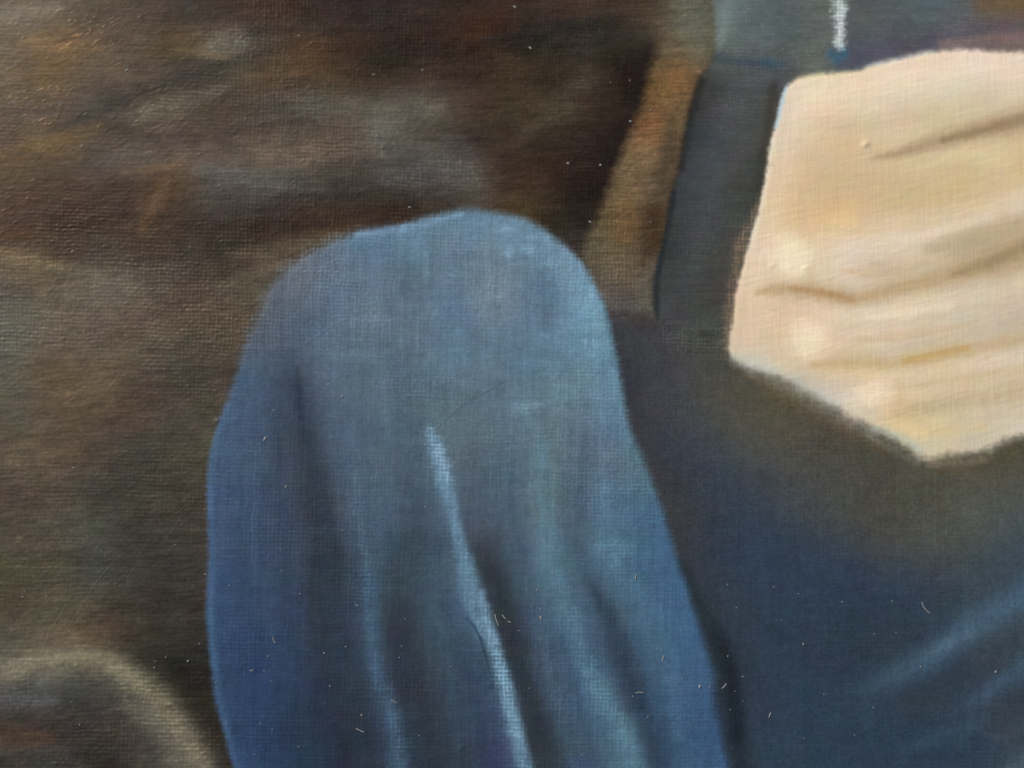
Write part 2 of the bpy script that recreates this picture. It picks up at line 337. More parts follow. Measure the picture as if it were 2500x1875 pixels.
DS = """1720,20,98,108,104 1780,20,92,108,108 1850,30,84,96,98 1920,30,80,92,94 1990,30,92,98,94 2120,30,84,88,88 2200,30,80,90,92 2280,30,78,98,104 2360,40,86,92,92 2420,20,104,94,78 2490,10,104,84,62
1760,90,98,110,106 1850,90,86,98,98 1930,90,76,86,86 2000,90,88,96,92 2120,90,80,88,88 2220,80,76,88,88 2300,70,84,82,90 2380,80,90,82,86 2470,70,108,90,84
1760,140,82,88,84 1830,150,84,94,92 1900,140,82,92,92 1990,150,98,104,94 2080,140,72,76,92 2150,120,84,82,98 2240,100,84,78,88 2340,95,112,102,104
1800,200,68,72,76 1860,200,76,86,88 1900,190,70,72,74 1730,220,60,60,56 1790,250,76,80,78 1850,260,74,80,82 1880,270,66,66,60
1700,320,54,60,62 1760,320,66,74,82 1820,320,76,82,80 1860,340,70,68,60 1680,420,58,66,72 1740,420,66,74,82 1810,410,72,76,72 1850,430,64,62,54
1660,500,54,60,66 1720,500,66,74,80 1790,500,66,72,70 1830,480,62,64,58 1640,600,52,58,58 1700,600,68,76,78 1770,590,66,68,64 1620,690,58,62,60 1680,690,66,74,74 1750,690,66,66,60 1780,640,76,68,56 1630,760,62,68,72 1700,760,68,70,66 1760,770,72,66,60 1640,810,66,68,72 1730,820,68,70,68"""
ST = """1660,10,92,90,76 1690,60,94,94,82 1640,90,100,90,76 1700,110,98,96,80 1620,140,94,80,58 1680,150,104,88,60 1720,140,90,86,70 1600,180,100,74,46 1660,185,120,84,50 1700,190,110,82,56 1590,230,96,72,42 1640,230,120,92,54 1680,240,108,82,56 1570,270,102,78,52 1620,270,122,94,60 1660,280,104,84,60 1560,310,124,86,54 1610,310,128,86,52 1640,300,88,74,54 1540,350,116,88,60 1590,350,130,96,66 1640,350,92,74,52 1530,390,112,94,66 1580,380,124,100,70 1630,390,92,76,56 1510,430,108,86,56 1560,430,118,92,64 1620,430,84,70,52 1490,480,102,84,56 1550,480,122,96,62 1600,480,94,76,56 1470,530,96,82,52 1530,530,116,82,48 1590,540,78,60,42 1460,590,90,80,54 1520,590,104,80,50 1590,590,76,56,38 1440,640,82,74,60 1500,640,106,90,66 1560,640,96,80,62 1590,650,90,84,72 1480,700,92,84,72 1540,700,92,78,62 1585,710,98,92,72 1520,750,78,78,84 1580,760,82,82,76"""
HD = """1930,220,234,216,192 2000,210,236,216,190 2090,200,236,214,188 2180,180,238,216,192 2280,160,236,214,190 2380,150,238,216,198 2480,150,236,214,194
1920,270,230,212,192 2000,270,232,208,178 2100,250,226,208,182 2200,240,224,208,184 2300,230,222,208,186 2400,210,222,206,184 2490,220,226,206,182
1910,340,228,210,186 1980,340,220,196,166 2080,340,218,192,160 2180,320,220,200,170 2280,290,216,196,162 2400,260,218,200,172 2490,250,222,204,178
1890,420,230,208,182 1960,420,216,190,158 2050,420,214,190,156 2150,420,216,192,160 2250,420,218,198,166 2350,390,220,200,166 2450,370,222,202,170 2495,400,216,190,150
1880,500,230,206,176 1960,500,214,188,152 2060,500,216,188,150 2160,490,210,186,150 2260,480,206,186,144 2360,460,210,186,142 2440,470,218,196,166 2495,500,230,212,190
1860,560,230,206,176 1950,560,222,194,160 2030,540,226,196,154 2120,540,220,196,164 2220,540,218,198,170 2320,520,224,204,178 2420,510,228,208,184 2490,540,226,206,184
1850,620,230,210,188 1990,600,228,206,180 2080,600,228,212,194 2180,580,230,212,190 2280,580,222,204,180 2400,590,196,178,150 2480,590,204,184,156
1820,680,230,208,184 1900,690,222,198,168 2000,660,224,204,178 2080,660,222,204,184 2160,660,214,194,170 2250,650,216,198,172 2340,630,206,190,160 2440,640,178,160,126
1820,750,224,202,174 1900,750,226,200,174 2000,760,230,208,182 2100,760,230,214,192 2200,750,230,210,184 2300,720,226,208,182 2400,700,224,208,188 2490,680,232,212,186
1810,830,222,200,174 1880,830,222,198,168 2060,830,222,200,174 2160,810,228,208,184 2260,810,216,198,174 2360,780,216,200,182 2470,770,204,188,170
1850,890,206,202,190 1930,890,220,200,170 2010,910,222,200,166 2100,910,226,202,168 2200,920,228,208,180 2300,900,226,204,172 2400,890,228,208,182 2490,880,222,206,186
1960,950,190,186,176 2040,970,216,204,188 2200,970,224,200,170 2300,960,216,200,170 2400,950,220,202,174 2490,930,220,200,172
2120,1030,214,200,178 2200,1030,220,196,152 2300,1030,222,202,166 2400,1030,220,204,178 2490,1020,216,204,182 2230,1090,206,196,176 2300,1090,212,196,168 2400,1080,200,190,172"""

# --- outlines ---------------------------------------------------------------
KNEE = [(690, 2250), (620, 2000), (572, 1875), (554, 1818), (538, 1755), (522, 1698), (513, 1603), (504, 1502), (510, 1350), (506, 1248), (506, 1169), (516, 1096), (534, 1034), (564, 962), (598, 873), (630, 795), (660, 722), (690, 685), (728, 647), (788, 610), (840, 583), (882, 566), (930, 556), (996, 545), (1059, 526), (1138, 511), (1201, 518), (1265, 529), (1305, 546), (1349, 577), (1390, 608), (1424, 646), (1448, 688), (1470, 732), (1484, 778), (1494, 823), (1503, 864), (1512, 908), (1521, 962), (1532, 1022), (1550, 1078), (1575, 1130), (1605, 1210), (1622, 1260), (1643, 1335), (1662, 1395), (1683, 1454), (1719, 1572), (1742, 1645), (1745, 1714), (1757, 1793), (1779, 1875), (1815, 2000), (1880, 2250)]
HAND = [(1920, 209), (1949, 187), (2021, 178), (2085, 172), (2132, 155), (2211, 136), (2275, 123), (2354, 117), (2433, 122), (2500, 123), (2900, 120), (2900, 980), (2500, 1074), (2465, 1081), (2417, 1103), (2370, 1112), (2306, 1120), (2253, 1130), (2211, 1099), (2164, 1071), (2101, 1042), (2053, 1017), (2021, 994), (1958, 964), (1920, 936), (1860, 915), (1817, 900), (1779, 866), (1781, 814), (1791, 751), (1800, 690), (1819, 620), (1843, 540), (1858, 475), (1870, 418), (1876, 364), (1892, 301), (1906, 240)]
STRAP = [(1700, -400), (1660, -100), (1632, 30), (1619, 85), (1589, 165), (1573, 228), (1551, 300), (1523, 364), (1501, 411), (1482, 470), (1463, 525), (1433, 577), (1420, 640), (1440, 720), (1480, 790), (1612, 800), (1599, 751), (1594, 690), (1611, 627), (1634, 530), (1643, 465), (1665, 396), (1675, 332), (1687, 269), (1711, 192), (1748, 140), (1740, 60), (1745, -100), (1770, -400)]
CLOTH = [(1722, -400), (1722, 0), (1738, 70), (1748, 140), (1711, 192), (1687, 269), (1675, 332), (1665, 396), (1643, 465), (1634, 530), (1611, 627), (1594, 690), (1599, 751), (1608, 800), (1640, 860), (1800, 880), (2000, 700), (2500, 500), (2900, 300), (2900, -400)]
NAVY = [(1440, 772), (1620, 782), (1800, 800), (2500, 900), (3000, 900), (3000, 2300), (1500, 2300), (1440, 1300)]

d_knee = poly_sdf(catmull(KNEE, 3, True)); d_hand = poly_sdf(catmull(HAND, 3, True))
d_strap = poly_sdf(catmull(STRAP, 3, True)); d_cloth = poly_sdf(CLOTH); d_navy = poly_sdf(NAVY)

# --- ground layer -----------------------------------------------------------
warp_u = 10 * vnoise(U / 60, V / 40, 41); warp_v = 8 * vnoise(U / 70, V / 30, 42)
lay(field(BG, 46, 32, lambda x, y: .6 if y > 1650 and x < 430 else (1.28 if y < 600 else .92), 1.05) * ((0.93 + 0.19 * sstep(600, 780, V) * sstep(1640, 1560, V)) * (1 - 0.09 * sstep(900, 500, U)))[..., None], np.ones((H, W), F32))
Bn = [
    ([(120, 320, 6), (215, 282, 9), (310, 240, 11), (400, 204, 10), (480, 178, 9), (560, 150, 8), (660, 120, 5)], (50, 42, 36), .6, .95),
    ([(0, 420, 5), (120, 410, 9), (230, 372, 8), (300, 352, 5)], (70, 56, 38), .5, .95),
    ([(330, 300, 10), (400, 262, 18), (480, 238, 14), (540, 220, 8)], (108, 100, 86), .3, .95),
    ([(500, 130, 14), (545, 108, 24), (590, 92, 18)], (110, 104, 92), .32, .95),
    ([(0, 36, 16), (60, 34, 20), (140, 18, 12)], (112, 102, 86), .5, .95),
    ([(0, 540, 14), (140, 520, 16), (280, 540, 14), (420, 570, 12)], (62, 47, 36), .45, 1.0),
    ([(460, 560, 10), (600, 556, 14), (740, 548, 12)], (50, 40, 34), .5, 1.0),
    ([(520, 330, 8), (640, 300, 10), (760, 292, 8)], (62, 53, 48), .4, 1.0),
    ([(600, 70, 12), (740, 64, 14), (880, 60, 12)], (50, 42, 38), .45, 1.0),
    ([(1150, 330, 18), (1230, 380, 20), (1240, 450, 16)], (52, 42, 36), .45, 1.0),
    ([(1270, 330, 16), (1350, 280, 18), (1430, 200, 18)], (78, 70, 58), .4, 1.0),  # loose strokes in the brown ground: (points, colour, opacity, softness)
    ([(180, 300, 10), (300, 245, 13), (400, 203, 13), (500, 168, 11), (640, 135, 8)], (56, 48, 42), .55, 1.0),
    ([(300, 285, 12), (380, 262, 22), (470, 238, 16), (560, 205, 8)], (106, 98, 84), .28, 1.0),
    ([(400, 450, 14), (372, 510, 16), (345, 560, 10)], (98, 76, 52), .5, .95),
    ([(300, 420, 6), (380, 412, 9), (440, 405, 6)], (112, 90, 64), .4, .8),
    ([(520, 118, 20), (590, 104, 22)], (108, 102, 90), .28, .95),
    ([(430, 120, 7), (500, 130, 10), (560, 140, 8)], (104, 86, 60), .45, .8),
    ([(928, 300, 14), (918, 335, 17)], (106, 102, 96), .4, .95),
    ([(700, 240, 14), (830, 255, 18), (960, 262, 18), (1075, 265, 14)], (94, 90, 80), .35, 1.0),
    ([(640, 385, 16), (780, 372, 18), (900, 360, 10)], (112, 98, 84), .35, 1.0),
    ([(480, 410, 12), (640, 440, 20), (800, 470, 14)], (96, 94, 92), .35, 1.0),
    ([(930, 440, 14), (1080, 420, 24), (1165, 440, 18)], (94, 92, 90), .35, 1.0),
    ([(700, 480, 12), (860, 478, 16), (1000, 500, 12)], (50, 44, 38), .5, 1.0),
    ([(620, 560, 16), (760, 545, 18), (900, 520, 12), (1010, 505, 8)], (48, 36, 30), .5, 1.0),
    ([(1180, 100, 10), (1290, 88, 16), (1400, 66, 14), (1500, 58, 10)], (40, 37, 34), .6, 1.0),
    ([(1590, 120, 12), (1560, 215, 20), (1530, 300, 20), (1480, 400, 24), (1420, 520, 24)], (36, 31, 28), .5, 1.0),
    ([(900, 150, 20), (990, 130, 18), (1060, 120, 12)], (42, 35, 30), .5, 1.0),
    ([(0, 618, 10), (70, 640, 18), (150, 650, 10)], (120, 104, 78), .5, .9),
    ([(130, 655, 12), (240, 675, 18), (330, 690, 14)], (108, 100, 86), .35, .9),
    ([(0, 585, 10), (120, 600, 12), (260, 610, 8)], (62, 50, 40), .4, .9),
    ([(60, 105, 14), (150, 108, 20), (240, 120, 10)], (112, 84, 50), .45, .9),
    ([(60, 350, 12), (150, 340, 18), (240, 310, 10)], (104, 82, 48), .45, .9),
    ([(560, 620, 8), (660, 612, 16), (760, 590, 14), (830, 570, 8)], (100, 88, 72), .4, .9),
    ([(540, 700, 10), (640, 660, 18), (700, 640, 10)], (98, 88, 74), .4, .9),
]
for pts, c, op, sf in Bn:
    stroke(pts, c, min(op * 1.15, .85), sf, rag=5, dry=.45)
# the pale arc in the lower corner
ARC = [(-300, 1760, 30), (-120, 1672, 28), (0, 1640, 26), (95, 1616, 25), (185, 1606, 24), (257, 1619, 24), (316, 1652, 25), (364, 1690, 26), (407, 1739, 26), (445, 1793, 24), (476, 1840, 22), (502, 1885, 20), (545, 1985, 16)]
stroke([(x, y + 10, w * 1.5) for x, y, w in ARC], (102, 97, 84), .5, 1, rag=5, dry=.2)
stroke([(-200, 1780, 18), (0, 1752, 20), (120, 1748, 22), (220, 1752, 22), (290, 1786, 20), (340, 1850, 20), (370, 1940, 18)], (66, 60, 52), .4, 1, rag=5)
stroke([(-200, 1850, 12), (40, 1838, 14), (150, 1840, 14), (210, 1880, 12)], (82, 78, 72), .4, 1, rag=5)
stroke([(x, y, w * 1.18) for x, y, w in ARC], (122, 114, 96), .76, .95, rag=4, dry=.25, key="arc")
stroke([(120, 1610, 8), (190, 1604, 12), (250, 1612, 14), (310, 1645, 16), (350, 1680, 12)], (134, 128, 102), .4, .9, rag=5, dry=.3)
stroke([(-40, 1715, 14), (60, 1712, 16), (140, 1712, 8)], (92, 93, 95), .4, .95, rag=5, dry=.4)
stroke([(-60, 1810, 16), (40, 1798, 22), (130, 1800, 12)], (92, 70, 52), .3, .9, rag=6)
stroke([(310, 1720, 16), (390, 1790, 20), (440, 1860, 24), (470, 1950, 20)], (104, 98, 86), .5, .9, rag=6, dry=.3)

# --- strap ------------------------------------------------------------------
soft_top = 19 + 22 * sstep(170, 30, V)
a = sstep(soft_top, -soft_top, d_strap + 7 * edge_n) * sstep(820, 720, V + 20 * edge_n)
masks["strap"] = a
lay(field(ST, 25, 30, lambda x, y: .88 if y < 400 else .76, 1.0), a)
stroke([(1660, 175, 18), (1640, 215, 14)], (128, 88, 56), .25, 1, rag=6, dry=.5)
stroke([(1600, 295, 26), (1585, 330, 18)], (130, 90, 58), .28, 1, rag=6, dry=.5)
stroke([(1640, 300, 14), (1630, 380, 16), (1612, 470, 16)], (70, 60, 48), .5, .9, rag=8, dry=.5)
stroke([(1600, 520, 20), (1588, 600, 20), (1570, 640, 12)], (62, 46, 34), .55, .9, rag=8, dry=.5)
stroke([(1530, 500, 20), (1515, 580, 20)], (118, 88, 56), .25, 1, rag=8, dry=.5)

# --- grey upright cloth and the teal band above -------------------------------
a = sstep(9, -9, d_cloth + 5 * edge_n + 16 * sstep(130, 0, V))
masks["cloth"] = a
lay(field(DS, 32, 32, lambda x, y: .42 if y > 180 else .7, 1.05), a)
stroke([(1712, 200, 9), (1690, 280, 9), (1676, 345, 9), (1664, 410, 8)], (42, 44, 42), .75, .9, rag=3)
stroke([(1645, 470, 8), (1630, 560, 10), (1612, 640, 9), (1602, 720, 9), (1606, 780, 7)], (38, 44, 46), .75, .8, rag=3)
stroke([(1748, 140, 9), (1810, 150, 11), (1875, 158, 8)], (52, 66, 82), .5, 1, rag=7)
stroke([(1870, 150, 8), (1905, 160, 9)], (50, 78, 100), .42, 1, rag=6)
stroke([(1890, 205, 10), (1878, 290, 10), (1862, 380, 9), (1850, 460, 9)], (58, 56, 50), .7, .9, rag=3)
stroke([(1775, -30, 8), (1770, 60, 14), (1755, 110, 8)], (116, 130, 128), .45, 1, rag=5)
stroke([(2044, -60, 24), (2048, 10, 21), (2050, 50, 16), (2050, 85, 14), (2050, 110, 15)], (180, 192, 194), .78, .75, rag=12, dry=.6, key="glint")
stroke([(2052, -20, 8), (2054, 40, 7), (2050, 100, 9)], (204, 212, 212), .5, .9, rag=8)
stroke([(2030, 130, 10), (2045, 142, 12), (2062, 132, 10)], (46, 92, 120), .58, 1, rag=6)
stroke([(2062, 152, 9), (2110, 140, 16), (2200, 115, 18), (2300, 92, 18), (2400, 74, 20), (2520, 62, 22)], (80, 74, 90), .45, 1, rag=6, hatch=.5)
stroke([(2300, 108, 8), (2400, 98, 12), (2510, 96, 14)], (132, 112, 108), .6, 1, rag=5, hatch=.4)
stroke([(2400, 10, 20), (2520, -10, 34)], (108, 84, 58), .6, 1, rag=5)

# --- navy cloth ---------------------------------------------------------------
a = sstep(34, -34, d_navy + 8 * edge_n)
masks["navy"] = a
lay(field(NV, 52, 44, .84, 1.06), a)
stroke([(1660, 1380, 14), (1700, 1470, 18), (1745, 1560, 20), (1775, 1640, 24), (1795, 1740, 26), (1808, 1880, 30), (1830, 2000, 30)], (40, 47, 53), .78, 1, rag=5, dry=.3)
stroke([(1735, 1480, 8), (1762, 1560, 15), (1780, 1630, 17), (1792, 1710, 18), (1800, 1800, 18)], (30, 35, 40), .55, 1, rag=4, fade=.35)
stroke([(1500, 800, 12), (1500, 850, 14), (1530, 900, 14), (1545, 1000, 14)], (52, 54, 60), .5, 1, rag=5)
FOLD = [(2050, 1700, 8), (2150, 1662, 17), (2259, 1614, 23), (2338, 1556, 25), (2417, 1504, 27), (2500, 1458, 26), (2700, 1350, 36)]
stroke([(x, y, w * 1.3) for x, y, w in FOLD], (72, 97, 118), .74, 1, rag=3, hatch=.2, key="fold", fade=.35)
stroke([(2230, 1622, 5), (2300, 1580, 9), (2360, 1548, 8)], (92, 114, 128), .3, 1, rag=4, fade=.4)
FOLD2 = [(2270, 1770, 8), (2385, 1708, 14), (2450, 1665, 17), (2500, 1632, 19), (2700, 1500, 26)]
stroke([(x, y, w * 1.3) for x, y, w in FOLD2], (68, 89, 111), .64, 1, rag=3, hatch=.2, key="fold", fade=.35)
stroke([(2200, 1830, 10), (2320, 1790, 18), (2400, 1760, 14)], (58, 78, 98), .4, 1, rag=5)
stroke([(2440, 1800, 12), (2500, 1775, 20), (2600, 1740, 26)], (70, 78, 88), .3, 1, rag=5)
stroke([(2470, 1880, 14), (2520, 1855, 22)], (82, 100, 110), .35, 1, rag=5)
# scumbled warm shadow close under the hand
stroke([(1800, 905, 6), (1900, 955, 13), (1990, 1010, 14), (2080, 1056, 14), (2160, 1100, 12)], (90, 78, 60), .55, 1, rag=6, hatch=.3)
stroke([(2290, 1150, 12), (2390, 1135, 14), (2450, 1112, 16), (2540, 1080, 16)], (80, 70, 54), .5, 1, rag=6, hatch=.3)

# --- knee and its folds --------------------------------------------------------
ul = sstep(1050, 800, V) * sstep(980, 720, U)
es = 11 + 9 * ul + 4 * sstep(700, 560, V) + 4 * sstep(1450, 1600, U)
a = sstep(es, -es, d_knee - 10 * ul + (2.2 + 4 * ul) * edge_n - (3 + 11 * ul) * crest)
masks["knee"] = a
col_before = col.copy()
lay(field(KN, 34, 46, lambda x, y: .84 if x < 800 else .86, 1.08) * np.array([.935, .942, .952], F32), a)
knee_a = a
snap = col.copy()
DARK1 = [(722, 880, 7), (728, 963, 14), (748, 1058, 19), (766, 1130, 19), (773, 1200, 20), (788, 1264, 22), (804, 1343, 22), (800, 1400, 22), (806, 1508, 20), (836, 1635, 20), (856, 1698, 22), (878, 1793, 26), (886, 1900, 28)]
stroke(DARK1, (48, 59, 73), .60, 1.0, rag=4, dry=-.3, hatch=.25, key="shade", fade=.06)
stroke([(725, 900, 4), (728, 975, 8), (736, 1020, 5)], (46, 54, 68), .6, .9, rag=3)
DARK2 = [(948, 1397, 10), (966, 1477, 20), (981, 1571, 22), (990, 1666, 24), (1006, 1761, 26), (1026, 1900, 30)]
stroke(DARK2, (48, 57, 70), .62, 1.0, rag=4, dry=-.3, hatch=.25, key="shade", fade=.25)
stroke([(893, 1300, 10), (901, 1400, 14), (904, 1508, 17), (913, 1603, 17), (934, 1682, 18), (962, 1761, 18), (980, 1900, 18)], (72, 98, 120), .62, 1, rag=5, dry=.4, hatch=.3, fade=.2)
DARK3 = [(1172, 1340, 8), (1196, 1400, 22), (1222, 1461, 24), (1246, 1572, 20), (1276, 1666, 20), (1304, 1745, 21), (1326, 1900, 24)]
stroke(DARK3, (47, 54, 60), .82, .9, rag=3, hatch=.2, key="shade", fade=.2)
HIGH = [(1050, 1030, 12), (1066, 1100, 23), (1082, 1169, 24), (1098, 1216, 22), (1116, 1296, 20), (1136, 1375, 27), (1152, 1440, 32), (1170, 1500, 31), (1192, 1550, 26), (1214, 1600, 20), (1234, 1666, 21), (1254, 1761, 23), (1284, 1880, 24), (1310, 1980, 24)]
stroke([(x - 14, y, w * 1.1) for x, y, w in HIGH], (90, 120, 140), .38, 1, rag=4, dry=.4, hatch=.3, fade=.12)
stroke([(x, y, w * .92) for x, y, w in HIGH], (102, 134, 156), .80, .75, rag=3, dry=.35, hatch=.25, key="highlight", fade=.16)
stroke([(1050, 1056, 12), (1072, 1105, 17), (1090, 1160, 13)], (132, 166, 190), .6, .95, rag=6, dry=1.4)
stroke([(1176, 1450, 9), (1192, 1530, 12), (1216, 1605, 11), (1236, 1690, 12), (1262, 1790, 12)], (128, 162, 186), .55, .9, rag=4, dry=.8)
stroke([(1138, 1508, 2), (1158, 1530, 3.5), (1174, 1562, 4), (1186, 1600, 3.5), (1198, 1650, 2)], (44, 60, 80), .7, .7, rag=1.5, ridge=-.5)
stroke([(1320, 1090, 16), (1330, 1200, 22), (1336, 1343, 20), (1354, 1400, 20), (1383, 1477, 20), (1415, 1572, 18), (1447, 1666, 18), (1494, 1746, 20), (1548, 1856, 24), (1570, 1950, 24)], (88, 120, 138), .48, 1, rag=5, dry=.4, hatch=.4)
stroke([(1440, 1640, 12), (1480, 1710, 20), (1530, 1800, 24), (1556, 1880, 24)], (90, 124, 142), .45, 1, rag=5, dry=.5, hatch=.3)
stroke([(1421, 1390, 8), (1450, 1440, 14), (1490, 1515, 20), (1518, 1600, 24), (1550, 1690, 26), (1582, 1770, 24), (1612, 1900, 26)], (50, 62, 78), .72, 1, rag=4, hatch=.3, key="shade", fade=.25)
stroke([(1480, 1180, 16), (1478, 1280, 20), (1500, 1380, 18)], (92, 126, 150), .35, 1, rag=5, dry=.3, hatch=.4)
stroke([(1420, 1180, 12), (1418, 1300, 14), (1428, 1400, 14)], (66, 84, 102), .4, 1, rag=5, hatch=.4)
for pts, c, op in [
        ([(862, 1120, 6), (872, 1240, 9), (900, 1380, 8)], (88, 112, 130), .4), ([(1000, 1120, 5), (1012, 1260, 9), (1004, 1400, 8)], (58, 72, 84), .4),
        ([(1036, 1390, 6), (1072, 1510, 9), (1098, 1650, 9), (1122, 1830, 8)], (70, 90, 106), .22), ([(1120, 1570, 5), (1156, 1700, 9), (1188, 1860, 9)], (46, 58, 76), .45),
        ([(1296, 1430, 6), (1326, 1590, 9), (1372, 1760, 9), (1400, 1880, 8)], (82, 106, 124), .4), ([(1366, 1540, 5), (1404, 1680, 8), (1450, 1860, 9)], (52, 68, 86), .42),
        ([(1596, 1440, 7), (1630, 1590, 10), (1654, 1800, 10)], (80, 114, 138), .38), ([(672, 960, 6), (686, 1180, 9), (700, 1400, 9), (726, 1640, 8)], (46, 60, 80), .4),
        ([(622, 1020, 8), (618, 1200, 10), (624, 1420, 9)], (78, 100, 122), .3), ([(1246, 1080, 6), (1252, 1230, 8), (1280, 1400, 8)], (66, 84, 100), .38),
        ([(1290, 900, 8), (1296, 1040, 10), (1300, 1180, 8)], (104, 130, 144), .3), ([(1150, 760, 6), (1156, 900, 8), (1150, 1010, 6)], (78, 98, 112), .3),
        ([(1380, 1120, 6), (1386, 1260, 8), (1402, 1380, 7)], (70, 92, 106), .35), ([(1540, 1180, 7), (1566, 1320, 9), (1600, 1460, 8)], (64, 90, 112), .38),
        ([(940, 820, 7), (936, 960, 8), (950, 1080, 6)], (98, 122, 136), .28), ([(850, 900, 6), (858, 1020, 8)], (70, 90, 106), .3), ([(1540, 1500, 6), (1580, 1640, 9), (1620, 1830, 9)], (54, 80, 104), .35)]:
    stroke([(x, y, w * 1.35) for x, y, w in pts], c, op * .75, 1, rag=4, dry=.3, hatch=.25, fade=.25)
# lit rim of the knee and side
stroke([(1405, 640, 8), (1422, 690, 14), (1432, 745, 18), (1438, 800, 14), (1450, 880, 10)], (110, 146, 168), .36, 1, rag=5, dry=.5)
stroke([(1478, 730, 5), (1488, 800, 8), (1500, 890, 8)], (78, 106, 122), .5, 1, rag=3)
stroke([(560, 985, 6), (534, 1045, 8), (520, 1100, 9), (514, 1180, 8), (516, 1260, 8), (520, 1350, 8), (514, 1500, 10), (522, 1600, 9), (534, 1700, 8), (552, 1775, 8), (580, 1875, 8), (620, 1980, 8)], (78, 108, 138), .42, .95, rag=2)
stroke([(870, 575, 5), (950, 562, 8), (1040, 545, 7), (1130, 522, 5)], (124, 158, 184), .55, .9, rag=3)
for x, y, rx, ry, c, op in [(1235, 560, 26, 12, (130, 164, 186), .45), (1290, 610, 24, 14, (124, 160, 184), .4), (1320, 580, 30, 12, (128, 162, 184), .45),
                            (1245, 615, 14, 16, (136, 172, 194), .4), (1345, 640, 22, 16, (122, 158, 178), .35), (1208, 690, 24, 50, (118, 134, 146), .45),
                            (1040, 640, 12, 40, (108, 140, 160), .35), (1270, 1000, 34, 18, (118, 148, 164), .35), (1300, 990, 26, 12, (124, 152, 168), .4),
                            (800, 720, 60, 26, (98, 116, 136), .3), (905, 780, 70, 16, (112, 128, 148), .3), (1330, 700, 40, 50, (86, 108, 132), .25),
                            (1385, 950, 46, 22, (110, 140, 158), .3), (1490, 1340, 60, 22, (92, 126, 146), .35), (1360, 1330, 26, 34, (94, 128, 146), .3)]:
    dab(x, y, rx, ry, c, op, dry=.8, rag=5)
# keep the folds inside the knee
keep = np.maximum(sstep(10, -4, d_knee + 4 * edge_n), 0)
col = snap + (col - snap) * keep[..., None]

# --- hand -----------------------------------------------------------------------
low = sstep(840, 960, V)
eh = 8 + 16 * low + 5 * sstep(240, 130, V)
a = sstep(eh, -eh, d_hand + (3 + 4 * low) * edge_n + (1.5 + 2.5 * low) * 0.8 * vnoise(U / 10, V / 60, 37))
# orange-brown contour that was left showing beside the hand
stroke([(1860, 480, 6), (1835, 540, 12), (1812, 590, 14), (1800, 650, 13), (1786, 730, 13), (1776, 800, 13), (1772, 850, 9)], (126, 109, 90), .58, 1, rag=8, hatch=.5, dry=.4)
stroke([(1850, 560, 6), (1832, 610, 9), (1816, 660, 7)], (62, 62, 54), .7, .9, rag=4)
masks["hand"] = a
hand_a = a
snap = col.copy()
lay(field(HD, 42, 32, 1.0, 1.4) * np.array([.965, .962, .945], F32), a)
stroke([(2130, 387, 5), (2190, 374, 11), (2275, 350, 18), (2338, 330, 22), (2433, 308, 28), (2510, 288, 33), (2650, 240, 36)], (166, 142, 112), .80, 1, rag=5, hatch=.25, key="crease")
stroke([(2300, 342, 6), (2400, 318, 11), (2510, 288, 14)], (138, 116, 88), .6, 1, rag=4)
stroke([(1840, 716, 10), (1900, 708, 20), (2021, 716, 28), (2120, 722, 26), (2243, 690, 32), (2338, 660, 42), (2420, 626, 52), (2510, 586, 58), (2650, 520, 60)], (186, 166, 136), .66, 1, rag=6, hatch=.3, fade=.15)
stroke([(1848, 716, 5), (1900, 706, 11), (1955, 706, 15), (2021, 718, 16), (2075, 730, 15), (2120, 726, 14), (2164, 712, 15), (2243, 692, 17), (2338, 668, 21), (2417, 640, 27), (2510, 600, 32), (2650, 540, 34)], (180, 152, 114), .62, 1, rag=6, hatch=.35, key="crease")
stroke([(1930, 704, 5), (2010, 714, 7), (2078, 732, 7)], (166, 128, 82), .5, 1, rag=4, hatch=.4)
stroke([(2330, 668, 8), (2420, 640, 14), (2510, 598, 17)], (144, 128, 96), .65, 1, rag=5, hatch=.4)
stroke([(2270, 610, 14), (2395, 578, 28), (2510, 540, 22)], (178, 160, 130), .65, 1, rag=6, hatch=.6)
stroke([(1985, 880, 14), (2085, 874, 24), (2230, 862, 30), (2370, 826, 36), (2500, 790, 42), (2650, 760, 44)], (194, 176, 148), .64, 1, rag=6, hatch=.4, fade=.2)
stroke([(1985, 890, 8), (2085, 888, 13), (2170, 889, 14), (2230, 882, 15), (2290, 870, 17), (2370, 855, 16), (2500, 828, 16), (2650, 790, 16)], (188, 160, 118), .58, 1, rag=6, hatch=.35, key="crease")
stroke([(2210, 880, 7), (2290, 864, 9), (2360, 850, 6)], (190, 150, 92), .5, 1, rag=4)
stroke([(2190, 1008, 12), (2275, 992, 20), (2360, 978, 24), (2433, 966, 28), (2510, 946, 32), (2650, 910, 32)], (184, 165, 133), .66, 1, rag=6, hatch=.55, key="crease")
